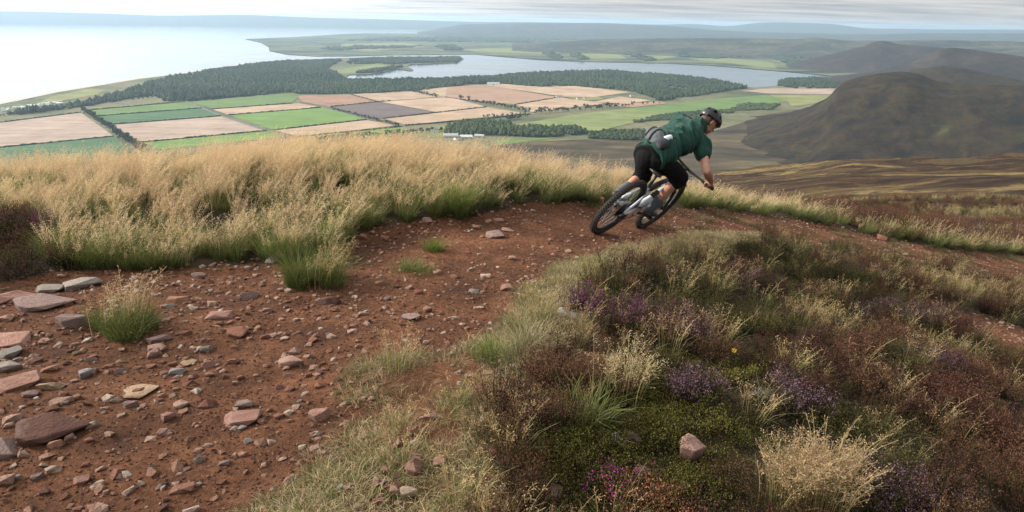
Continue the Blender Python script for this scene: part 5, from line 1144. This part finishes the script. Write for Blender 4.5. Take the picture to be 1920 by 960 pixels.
def make_rider():
    e = empty('person', J['pelvis']*0+(RP+LP)/2)
    bpy.context.view_layer.update()
    tag(e, 'mountain biker in dark green shirt and black shorts leaning over the bars', 'person')
    W_ch = unit(J['rsh']-J['lsh']); W_hp = unit(J['rhip']-J['lhip']); sp = unit(J['chest']-J['pelvis'])
    b = MB()
    # torso under the clothes
    secs = [(J['pelvis']-sp*0.09, W_hp, 0.13, 0.10), (J['pelvis'], W_hp, 0.155, 0.11), (J['waist'], unit(W_hp+W_ch), 0.135, 0.095), ((J['waist']+J['chest'])/2, unit(W_hp*0.4+W_ch), 0.15, 0.105), (J['chest'], W_ch, 0.16, 0.11), (J['chest']+unit(J['neck']-J['chest'])*0.09, W_ch, 0.10, 0.08)]
    b.rings([ell(b, c, w, sp, rw, rd) for c, w, rw, rd in secs])
    limb(b, [J['chest']+sp*0.03, J['neck']+(HEAD-J['neck'])*0.15, HEAD-hu*0.055-hf*0.02], [0.075, 0.060, 0.058])
    # head: skull, jaw, nose, ears, brow
    b.sphere(HEAD, (0.094, 0.077, 0.105), 20, 14, np.stack([hf, hs, hu])); b.sphere(HEAD+hf*0.035-hu*0.065, (0.058, 0.055, 0.055), 16, 10, np.stack([hf, hs, hu]))
    b.sphere(HEAD+hf*0.062-hu*0.105, (0.026, 0.026, 0.020), 12, 8, np.stack([hf, hs, hu]))
    b.tube([HEAD+hf*0.088+hu*0.005, HEAD+hf*0.108-hu*0.032, HEAD+hf*0.092-hu*0.042], [0.010, 0.013, 0.012], 8); b.sphere(HEAD+hf*0.108-hu*0.034, 0.0135, 10, 7)
    for s in (-1, 1):
        b.sphere(HEAD+hs*s*0.078-hu*0.022-hf*0.006, (0.020, 0.010, 0.031), 10, 8, np.stack([hf, hs, hu])); b.sphere(HEAD+hf*0.080+hs*s*0.033+hu*0.018, (0.016, 0.026, 0.010), 10, 6, np.stack([hf, hs, hu]))
    b.sphere(HEAD+hf*0.088-hu*0.066, (0.012, 0.024, 0.006), 10, 6, np.stack([hf, hs, hu])); b.sphere(HEAD+hf*0.086-hu*0.078, (0.012, 0.022, 0.007), 10, 6, np.stack([hf, hs, hu]))
    barR = unit(bl(0.872, -0.39, 0.995)-bl(0.90, -0.2, 0.975)); barL = unit(bl(0.872, 0.39, 0.995)-bl(0.90, 0.2, 0.975))
    wr = hand(b, RG, J['rel'], 1.0, barR); wl = hand(b, LG, J['lel'], 1.0, barL)
    limb(b, [J['rsh'], (J['rsh']+J['rel'])/2, J['rel'], J['rel']*0.62+wr*0.38, wr], [0.056, 0.050, 0.043, 0.045, 0.030])
    limb(b, [J['lsh'], (J['lsh']+J['lel'])/2, J['lel'], J['lel']*0.62+wl*0.38, wl], [0.056, 0.048, 0.041, 0.043, 0.029])
    for hp, kn, an in ((J['rhip'], J['rkn'], RA), (J['lhip'], J['lkn'], LA)):
        limb(b, [hp, hp*0.5+kn*0.5, kn, kn*0.68+an*0.32-BD*0.018, kn*0.3+an*0.7, an], [0.092, 0.078, 0.060, 0.058, 0.042, 0.036])
    remesh(b, 'body', skin_mat(), e, 0.0055, 3)
    # eyes
    for s in (-1, 1): 
        q = MB().sphere(HEAD+hf*0.083+hs*s*0.032+hu*0.002, 0.011, 10, 7); o = q.build('eye', simple('eye_white', (0.5, 0.48, 0.45), 0.2)); o.parent = e; o.matrix_parent_inverse = e.matrix_world.inverted()
    # shirt
    sh = MB(); sp2 = unit(J['chest']-J['waist'])
    secs = [(J['pelvis']-sp*0.105+W_hp*0.02, W_hp, sp, 0.180, 0.150), (J['pelvis']+W_hp*0.03, W_hp, sp, 0.200, 0.150), (J['waist']+W_hp*0.035, unit(W_hp*0.7+W_ch*0.5), sp, 0.198, 0.138), ((J['waist']*0.5+J['chest']*0.5)+W_ch*0.03, unit(W_hp*0.3+W_ch*0.7), sp, 0.208, 0.138), (J['chest']+W_ch*0.012, W_ch, sp2, 0.205, 0.134),
            (J['chest']+sp2*0.075, W_ch, sp2, 0.160, 0.112), (J['chest']*0.3+J['neck']*0.7, W_ch, sp2, 0.095, 0.085), (J['neck']+sp2*0.012, W_ch, sp2, 0.070, 0.070)]
    sh.rings([ell(sh, c, w, t, rw, rd, 24) for c, w, t, rw, rd in secs])
    nb = np.cross(sp2, W_ch); nb = nb*np.sign(np.dot(nb, WUP-Fv*0.5))
    for s, el, f in (('rsh', 'rel', 0.40), ('lsh', 'lel', 0.5)):
        a = J[s]; q = a+(J[el]-a)*f; limb(sh, [J['chest']*0.45+a*0.55, a, a*0.5+q*0.5, q], [0.098, 0.088, 0.082, 0.080], 16)
    sh.sphere(J['chest']*0.62+J['lsh']*0.38+nb*0.065, (0.09, 0.07, 0.05), 14, 9, np.stack([sp2, W_ch, nb])); sh.sphere(J['chest']*0.62+J['rsh']*0.38+nb*0.060, (0.09, 0.07, 0.05), 14, 9, np.stack([sp2, W_ch, nb]))
    def folds(co):
        r = co-J['waist']; u = r @ sp; v = r @ W_ch; n = r @ nb
        a = fbm(v*6+u*3, u*24+v*10, 3, 12)*0.020+fbm(u*8, v*8+n*9, 3, 14)*0.014
        ridge_ = (1-np.abs(fbm(u*13+v*9, v*4-u*2+n*4, 2, 18)))**4*0.026
        return a+ridge_-0.004
    remesh(sh, 'shirt', fabric_mat('green_jersey', (0.009, 0.043, 0.030), 0.75), e, 0.0075, 5, folds)
    # shorts
    st = MB(); st.rings([ell(st, c, W_hp, sp, rw, rd, 22) for c, rw, rd in ((J['pelvis']-sp*0.13, 0.15, 0.12), (J['pelvis']-sp*0.05, 0.182, 0.140), (J['pelvis']+sp*0.05, 0.172, 0.130))])
    for hp, kn, an, ex in ((J['rhip'], J['rkn'], RA, 0.18), (J['lhip'], J['lkn'], LA, 0.22)):
        dn = unit(an-kn); limb(st, [hp-sp*0.03, hp*0.5+kn*0.5, kn+dn*0.01, kn+dn*0.075], [0.125, 0.108, 0.092, 0.088], 18)
    st.sphere((J['lhip']+J['rhip'])/2-sp*0.08, 0.135, 14, 10)
    remesh(st, 'shorts', fabric_mat('black_shorts', (0.0055, 0.0055, 0.006), 0.95, 0.0), e, 0.0085, 4, lambda co: fbm(co[:, 0]*9+co[:, 2]*6, co[:, 2]*14-co[:, 1]*8, 3, 44)*0.010)
    sock = fabric_mat('grey_sock', (0.075, 0.085, 0.098), 0.9); shoe = simple('shoe_black', (0.014, 0.014, 0.015), 0.6, scale=40, var=.3); sole = simple('shoe_sole', (0.03, 0.028, 0.026), 0.8)
    for kn, an, pd in ((J['rkn'], RA, RP), (J['lkn'], LA, LP)):
        s = MB(); ax = unit(kn-an); limb(s, [an-ax*0.02, an+ax*0.05, an+ax*0.125], [0.048, 0.047, 0.054], 16); remesh(s, 'sock', sock, e, 0.008, 2)
        s = MB(); ln = np.cross(BD, FU)
        heel = pd-BD*0.125+FU*0.045; s.sphere(heel, (0.055, 0.042, 0.042), 14, 9, np.stack([BD, ln, FU])); s.sphere(an-FU*0.035, (0.055, 0.044, 0.055), 14, 9, np.stack([BD, ln, FU]))
        s.sphere(pd-BD*0.02+FU*0.047, (0.085, 0.048, 0.040), 16, 9, np.stack([BD, ln, FU])); s.sphere(pd+BD*0.075+FU*0.036, (0.070, 0.050, 0.030), 16, 9, np.stack([BD, ln, FU]))
        so_ = remesh(s, 'shoe', shoe, e, 0.008, 3)
        z = MB(); z.rings([[pd+BD*(-0.02+0.148*math.cos(t)*k)+ln*((0.046+0.006*math.cos(t))*math.sin(t)*k)+FU*hh for t in np.linspace(0, 6.28318, 20, endpoint=False)] for hh, k in ((0.006, 0.95), (0.014, 1.0), (0.022, 0.98))])
        q = z.build('sole', sole, None); q.parent = so_; q.matrix_parent_inverse = so_.matrix_world.inverted() if False else e.matrix_world.inverted()
    # helmet with open vents, visor, straps
    hc = HEAD+hu*0.028-hf*0.006
    bm_ = MB(); k, m = 40, 16; V = []; keep = []
    def shell(th, ph, s=1.0):
        d = np.array((math.cos(th)*math.cos(ph)*0.142, math.sin(th)*math.cos(ph)*0.108, math.sin(ph)*0.118 if ph > 0 else math.sin(ph)*0.10)); return hc+(hf*d[0]+hs*d[1]+hu*d[2])*s
    G = [[shell(6.28318*i/k, -0.42+(1.57+0.42)*j/m*0.995) for i in range(k)] for j in range(m+1)]
    fa = []
    for j in range(m):
        for i in range(k):
            th = math.degrees(6.28318*(i+0.5)/k); ph = -0.42+1.99*(j+0.5)/m; front = math.cos(RAD(th))
            if ph < -0.1-0.16*max(0, -front)+0.22*max(0, front) and not (front < -0.75 and ph > -0.36): continue
            vent = (i % 5 in (1, 2)) and (j in (6, 7, 8, 9) or j in (11, 12))
            if vent: continue
            fa.append((j*k+i, j*k+(i+1) % k, (j+1)*k+(i+1) % k, (j+1)*k+i))
    ob = mesh_obj('helmet', [p for r in G for p in r], fa, simple('helmet_black', (0.016, 0.017, 0.019), 0.35, scale=30, var=.2), None, True); ob.parent = e; ob.matrix_parent_inverse = e.matrix_world.inverted()
    md = ob.modifiers.new('t', 'SOLIDIFY'); md.thickness = 0.024; md.offset = -1; bv = ob.modifiers.new('b', 'BEVEL'); bv.width = 0.004; bv.segments = 2
    def child(mb, nm, mt, par, smooth=True):
        o = mb.build(nm, mt, None, smooth); o.parent = par; o.matrix_parent_inverse = e.matrix_world.inverted(); return o
    v = MB(); rows = []
    for a, lift in ((0, 0.0), (1, 0.006)):
        rows.append([])
    prof = []
    for u in np.linspace(0, 1, 6):
        prof.append([hc+hf*(0.118+0.075*u-0.02*(abs(w)**2)*(0.4+u))+hs*w*(0.095-0.012*u)+hu*(0.030-0.045*u-0.022*w*w+t) for w, t in [(w, 0.004) for w in np.linspace(-1, 1, 9)]+[(w, -0.004) for w in np.linspace(1, -1, 9)]])
    v.rings(prof); child(v, 'visor', simple('visor_black', (0.014, 0.014, 0.015), 0.5), ob)
    for s in (-1, 1): child(MB().tube([hc+hs*s*0.100-hu*0.015-hf*0.03, HEAD+hs*s*0.083-hu*0.055, HEAD+hs*s*0.055-hu*0.105+hf*0.02, HEAD-hu*0.122+hf*0.035], 0.006, 6), 'strap', BM['black'], ob)
    child(MB().sphere(hc-hf*0.075-hs*0.090+hu*0.028, (0.010, 0.006, 0.010), 10, 7, np.stack([hf, hs, hu])), 'badge', simple('yellow_badge', (0.75, 0.62, 0.03), 0.5), ob)
    # glasses and hair
    child(MB().tube([HEAD+hs*w*0.062+hf*(0.104-0.045*w*w)+hu*0.006 for w in np.linspace(-1.1, 1.1, 9)], [0.014]*9, 8, 0.5), 'glasses', simple('dark_lens', (0.01, 0.01, 0.012), 0.15), e)
    hr = MB(); hr.sphere(HEAD-hf*0.022-hu*0.012, (0.088, 0.082, 0.082), 18, 12, np.stack([hf, hs, hu])); o = remesh(hr, 'hair', simple('brown_hair', (0.055, 0.032, 0.02), 0.7, scale=90, var=.5), e, 0.008, 1, lambda co: fbm(co[:, 0]*60, co[:, 2]*60, 2, 6)*0.004)
    return sp, W_hp, W_ch, nb
def fabric_mat(name, col, rough, sheen=0.1):
    m, t, b = new_mat(name); co = coords(t); n = noise(t, 9, 4, 0.6, co); w = noise(t, 420, 2, 0.5, co)
    t.links.new(mixc(t, n, tuple(c*0.85 for c in col), tuple(c*1.15 for c in col)), b.inputs['Base Color']); b.inputs['Roughness'].default_value = rough; b.inputs['Specular IOR Level'].default_value = 0.18
    b.inputs['Sheen Weight'].default_value = sheen; b.inputs['Sheen Roughness'].default_value = 0.4; bump(t, b, w, 0.0015, 0.5); return m
SPN, WHP, WCH, NB = make_rider()
# hip pack and bottle
def make_pack():
    wst = J['waist']-SPN*0.110+WHP*0.02; w = unit(WHP*0.6+WCH*0.5); n = np.cross(SPN, w); n = n*np.sign(np.dot(n, NB))
    c = wst+n*0.172-Rv*0.050-Uv*0.062
    e = empty('hip_pack', c); bpy.context.view_layer.update(); tag(e, 'grey and black hip pack strapped on the lower back', 'bag')
    A3 = np.stack([w, SPN, n])
    def part(b, nm, mt, vx=0.008, fold=None, par=e): 
        o = remesh(b, nm, mt, None, vx, 3, fold); o.parent = par; o.matrix_parent_inverse = e.matrix_world.inverted(); return o
    b = MB(); b.sphere(c-w*0.035+n*0.012, (0.145, 0.115, 0.070), 22, 14, A3); b.sphere(c-w*0.075-SPN*0.02, (0.09, 0.095, 0.060), 18, 12, A3)
    part(b, 'pouch', fabric_mat('grey_nylon', (0.095, 0.105, 0.11), 0.7), fold=lambda co: fbm(co[:, 0]*22, co[:, 2]*22+co[:, 1]*9, 3, 61)*0.008)
    b = MB(); b.sphere(c+w*0.105-n*0.004-SPN*0.015, (0.082, 0.105, 0.062), 20, 12, A3)
    part(b, 'side_pocket', fabric_mat('black_nylon', (0.022, 0.024, 0.027), 0.6), fold=lambda co: fbm(co[:, 0]*25, co[:, 2]*20, 3, 66)*0.006)
    for off in (-0.075, 0.0):
        q = [c-w*0.035+n*0.012+w*off+SPN*0.121*math.sin(t)*math.sqrt(1-(off/0.145)**2)+n*0.076*math.cos(t)*math.sqrt(1-(off/0.145)**2) for t in np.linspace(-1.5, 1.5, 14)]
        o = MB().tube(q, 0.010, 8, 0.35, up=tuple(n)).build('strap', fabric_mat('dark_webbing', (0.02, 0.021, 0.023), 0.8), None); o.parent = e; o.matrix_parent_inverse = e.matrix_world.inverted()
    b = MB(); ring = []
    for a in np.linspace(0, 6.28318, 40, endpoint=False):
        p = wst+w*0.206*math.cos(a)+n*0.158*math.sin(a); o_ = unit(w*math.cos(a)+n*math.sin(a))
        ring.append([p+SPN*0.021+o_*0.004, p+SPN*0.021-o_*0.004, p-SPN*0.021-o_*0.004, p-SPN*0.021+o_*0.004])
    b.rings(ring, closed=True); o = b.build('belt', fabric_mat('black_webbing', (0.012, 0.013, 0.014), 0.8), None); o.parent = e; o.matrix_parent_inverse = e.matrix_world.inverted()
    # bottle in the side sleeve
    bc = c+w*0.105+SPN*0.092+n*0.022; ax = unit(SPN*0.95+w*0.25)
    q = empty('water_bottle', bc); bpy.context.view_layer.update(); tag(q, 'white drinking bottle sticking out of the hip pack', 'bottle')
    def ch(mb, nm, mt): o = mb.build(nm, mt, None); o.parent = q; o.matrix_parent_inverse = q.matrix_world.inverted()
    ch(MB().tube([bc-ax*0.07, bc-ax*0.06, bc+ax*0.022, bc+ax*0.032, bc+ax*0.040], [0.030, 0.033, 0.033, 0.030, 0.020], 16), 'body', simple('white_plastic', (0.66, 0.68, 0.70), 0.35, var=.04))
    ch(MB().tube([bc+ax*0.038, bc+ax*0.052, bc+ax*0.056], [0.027, 0.027, 0.016], 16), 'cap', simple('black_plastic', (0.02, 0.02, 0.022), 0.4)); ch(MB().tube([bc+ax*0.056, bc+ax*0.068, bc+ax*0.074], [0.010, 0.012, 0.008], 12), 'nozzle', simple('teal_plastic', (0.02, 0.30, 0.33), 0.4))
make_pack()

# ------------------------------------------------------------------ single plants that stand out
def plant(name, px, py, parts, scl, label, cat, group=None, seed=0, p=None, dz=0.0):
    """parts: list of (part name, builder). The clump is made of a few tufts"""
    q = march(px, py, H) if p is None else p
    e = empty(name, (q[0], q[1], float(H(q[0], q[1]))+dz), 0.0); e.scale = (scl, scl, scl)
    for i, (nm, fn) in enumerate(parts):
        b = PB(900+seed*7+i+int(px)); fn(b); o = bpy.data.objects.new(nm, b.mesh(nm)); COL.objects.link(o); o.parent = e
    return tag(e, label, cat, group)
def many(fn, n, rad):
    def g(b):
        for _ in range(n):
            a = b.r.uniform(0, 6.283); q = rad*math.sqrt(b.r.random()); k = len(b.v); fn(b)
            b.v[k:] = [(x+q*math.cos(a), y+q*math.sin(a), z) for x, y, z in b.v[k:]]
    return g
gb = lambda n, h, rad, c1=(0.19, 0.215, 0.055), sp=0.8: many(lambda b: blades(b, n, h, sp, 0.07, (0.045, 0.06, 0.018), c1), 6, rad)
ss = lambda n, h, rad, c=STRAW, sp=0.3, wd=0.8: many(lambda b: stems(b, n, h, sp, 0.07, 1.0, c, wd), 4, rad)
plant('grass_tussock', 597, 530, [('leaf_blades', gb(230, 0.27, 0.17, (0.145, 0.165, 0.042))), ('seed_stems', ss(12, 0.36, 0.14, STRAWD))], 1.15, 'green tussock with straw seed heads standing alone in the upper trail', 'grass tussock', seed=1)
plant('grass_tussock', 232, 622, [('leaf_blades', gb(210, 0.20, 0.16, (0.15, 0.165, 0.045))), ('seed_stems', ss(10, 0.42, 0.11, (0.5, 0.36, 0.2)))], 1.1, 'green tussock with tall dry stems beside the left slabs', 'grass tussock', seed=2)
plant('grass_tuft', 811, 470, [('leaf_blades', gb(60, 0.15, 0.05, (0.20, 0.27, 0.05)))], 1.0, 'small bright green tuft, upper of two in the trail', 'grass tuft', seed=3)
plant('grass_tuft', 776, 508, [('leaf_blades', gb(90, 0.11, 0.11, (0.21, 0.25, 0.07), 1.2))], 1.0, 'flat green tuft, lower of two in the trail', 'grass tuft', seed=4)
plant('grass_tussock', 862, 398, [('leaf_blades', gb(170, 0.40, 0.16, (0.22, 0.27, 0.06))), ('seed_stems', ss(8, 0.5, 0.16))], 1.0, 'bright green tussock at the foot of the bank left of the rider', 'grass tussock', seed=5)
plant('grass_tuft', 925, 668, [('leaf_blades', gb(80, 0.14, 0.06, (0.23, 0.27, 0.07)))], 1.0, 'fresh green tuft beside the small rubble pile', 'grass tuft', seed=6)
plant('grass_tuft', 1108, 498, [('leaf_blades', gb(80, 0.12, 0.09, (0.25, 0.26, 0.09), 1.1))], 1.0, 'pale green tuft at the inner corner behind the rear wheel', 'grass tuft', seed=7)
plant('dry_grass_tuft', 1495, 935, [('seed_stems', ss(70, 0.36, 0.13, (0.38, 0.265, 0.145), 0.42, 0.3)), ('leaf_blades', gb(50, 0.20, 0.12, (0.30, 0.27, 0.11)))], 1.0, 'large straw tuft of seed heads at the bottom right', 'grass tuft', seed=8)
plant('dry_grass_tuft', 1160, 745, [('seed_stems', ss(16, 0.36, 0.08, (0.46, 0.36, 0.20), 0.35, 0.3)), ('leaf_blades', gb(30, 0.2, 0.08, (0.30, 0.28, 0.12)))], 1.0, 'slender straw tuft below the purple heather', 'grass tuft', seed=9)
plant('dry_grass_tuft', 985, 672, [('leaf_blades', gb(110, 0.22, 0.09, (0.42, 0.36, 0.20), 1.0))], 1.0, 'arched pale grass tuft behind the rubble pile', 'grass tuft', seed=10)
plant('grass_tuft', 1100, 800, [('leaf_blades', gb(50, 0.26, 0.06, (0.20, 0.21, 0.065)))], 1.0, 'long bladed green tuft next to the dark flat rock', 'grass tuft', seed=11)
hp = lambda n, h, rad, fl, f=(0.20, 0.050, 0.155): many(lambda b: sprigs(b, n, h, 0.08, HB, (0.034, 0.030, 0.012), (0.065, 0.040, 0.024), f, fl), 5, rad)
plant('bell_heather', 1160, 622, [('sprigs', hp(18, 0.20, 0.14, 0.22))], 1.0, 'bright purple heather clump behind the grey slab', 'heather', seed=12)
plant('bell_heather', 1092, 592, [('sprigs', hp(14, 0.18, 0.05, 0.5))], 1.0, 'small purple heather sprig touching the grey slab', 'heather', seed=13)
plant('heather_clump', 1262, 640, [('sprigs', hp(30, 0.20, 0.16, 0.4, (0.19, 0.095, 0.12)))], 1.0, 'faded mauve heather right of the bright purple clump', 'heather', seed=14)
plant('heather_clump', 1292, 745, [('sprigs', hp(18, 0.16, 0.07, 0.45, (0.22, 0.12, 0.175)))], 1.0, 'lilac heather sprigs on the moss edge', 'heather', seed=15)
plant('heather_clump', 1470, 775, [('sprigs', hp(24, 0.17, 0.13, 0.45, (0.19, 0.11, 0.155)))], 1.0, 'lilac heather beside the lichened slab', 'heather', seed=16)
plant('heather_clump', 1735, 700, [('sprigs', hp(30, 0.20, 0.20, 0.5, (0.16, 0.085, 0.14)))], 1.0, 'broad purple heather streak on the right slope', 'heather', seed=17)
plant('heather_clump', 1690, 612, [('sprigs', hp(40, 0.24, 0.26, 0.35, (0.15, 0.085, 0.11)))], 1.0, 'big heather cushion near the upper right scree', 'heather', seed=18)
plant('heather_clump', 1665, 945, [('sprigs', hp(26, 0.16, 0.14, 0.5, (0.19, 0.10, 0.15)))], 1.0, 'purple heather at the bottom right corner', 'heather', seed=19)
plant('heather_clump', 1190, 955, [('sprigs', hp(24, 0.10, 0.10, 0.5, (0.34, 0.14, 0.07)))], 1.0, 'orange tipped heather at the bottom edge', 'heather', seed=20)
plant('bell_heather', 1130, 930, [('sprigs', hp(3, 0.12, 0.03, 0.4, (0.32, 0.03, 0.21)))], 1.0, 'tiny magenta heather sprig at the bottom edge', 'heather', seed=21)
plant('heather_clump', 90, 452, [('sprigs', hp(8, 0.26, 0.05, 0.3, (0.26, 0.05, 0.16)))], 1.0, 'dark heather with one magenta tip at the left edge', 'heather', seed=22)
fm = simple('yellow_petal', (0.85, 0.55, 0.02), 0.5, var=.08); sm = simple('flower_stalk', (0.09, 0.12, 0.03), 0.7)
def flower(px, py, hgt, r, label):
    d = ray(px, py); q = march(px, py+hgt, H); dep = float((q-CAM) @ Fv); top = unp(px, py, dep)
    e = empty('yellow_flower', q); bpy.context.view_layer.update()
    def ch(mb, nm, mt): o = mb.build(nm, mt, None, False); o.parent = e; o.matrix_parent_inverse = e.matrix_world.inverted()
    ch(MB().tube([q-np.array((0, 0, .02)), (q+top)/2+np.array((0.008, 0, 0)), top-np.array((0, 0, 0.003))], [0.0022, 0.002, 0.0018], 6), 'stalk', sm)
    nv = unit(np.array((0, -0.55, 0.8))); a = unit(np.cross(nv, (1, 0, 0))); b_ = np.cross(nv, a)
    for k in range(9):
        t = 6.28318*k/9; u = a*math.cos(t)+b_*math.sin(t); v = np.cross(nv, u); c = top
        ch(MB().add([c+u*r*.15, c+u*r*.6+v*r*.27+nv*r*.05, c+u*r+nv*r*.02, c+u*r*.6-v*r*.27+nv*r*.05, c+u*r*.15-nv*.001, c+u*r*.6+v*r*.27+nv*(r*.05-.001), c+u*r+nv*(r*.02-.001), c+u*r*.6-v*r*.27+nv*(r*.05-.001)],
           [(0, 1, 2, 3), (7, 6, 5, 4), (0, 4, 5, 1), (1, 5, 6, 2), (2, 6, 7, 3), (3, 7, 4, 0)]), 'petal', fm)
    ch(MB().sphere(top, (r*.25, r*.25, r*.18), 10, 6), 'centre', simple('flower_centre', (0.62, 0.33, 0.02), 0.7))
    tag(e, label, 'flower')
flower(1377, 657, 34, 0.017, 'single yellow flower among the heather on the right'); flower(906, 299, 40, 0.016, 'yellow flower in the dry grass of the bank left of the rider')
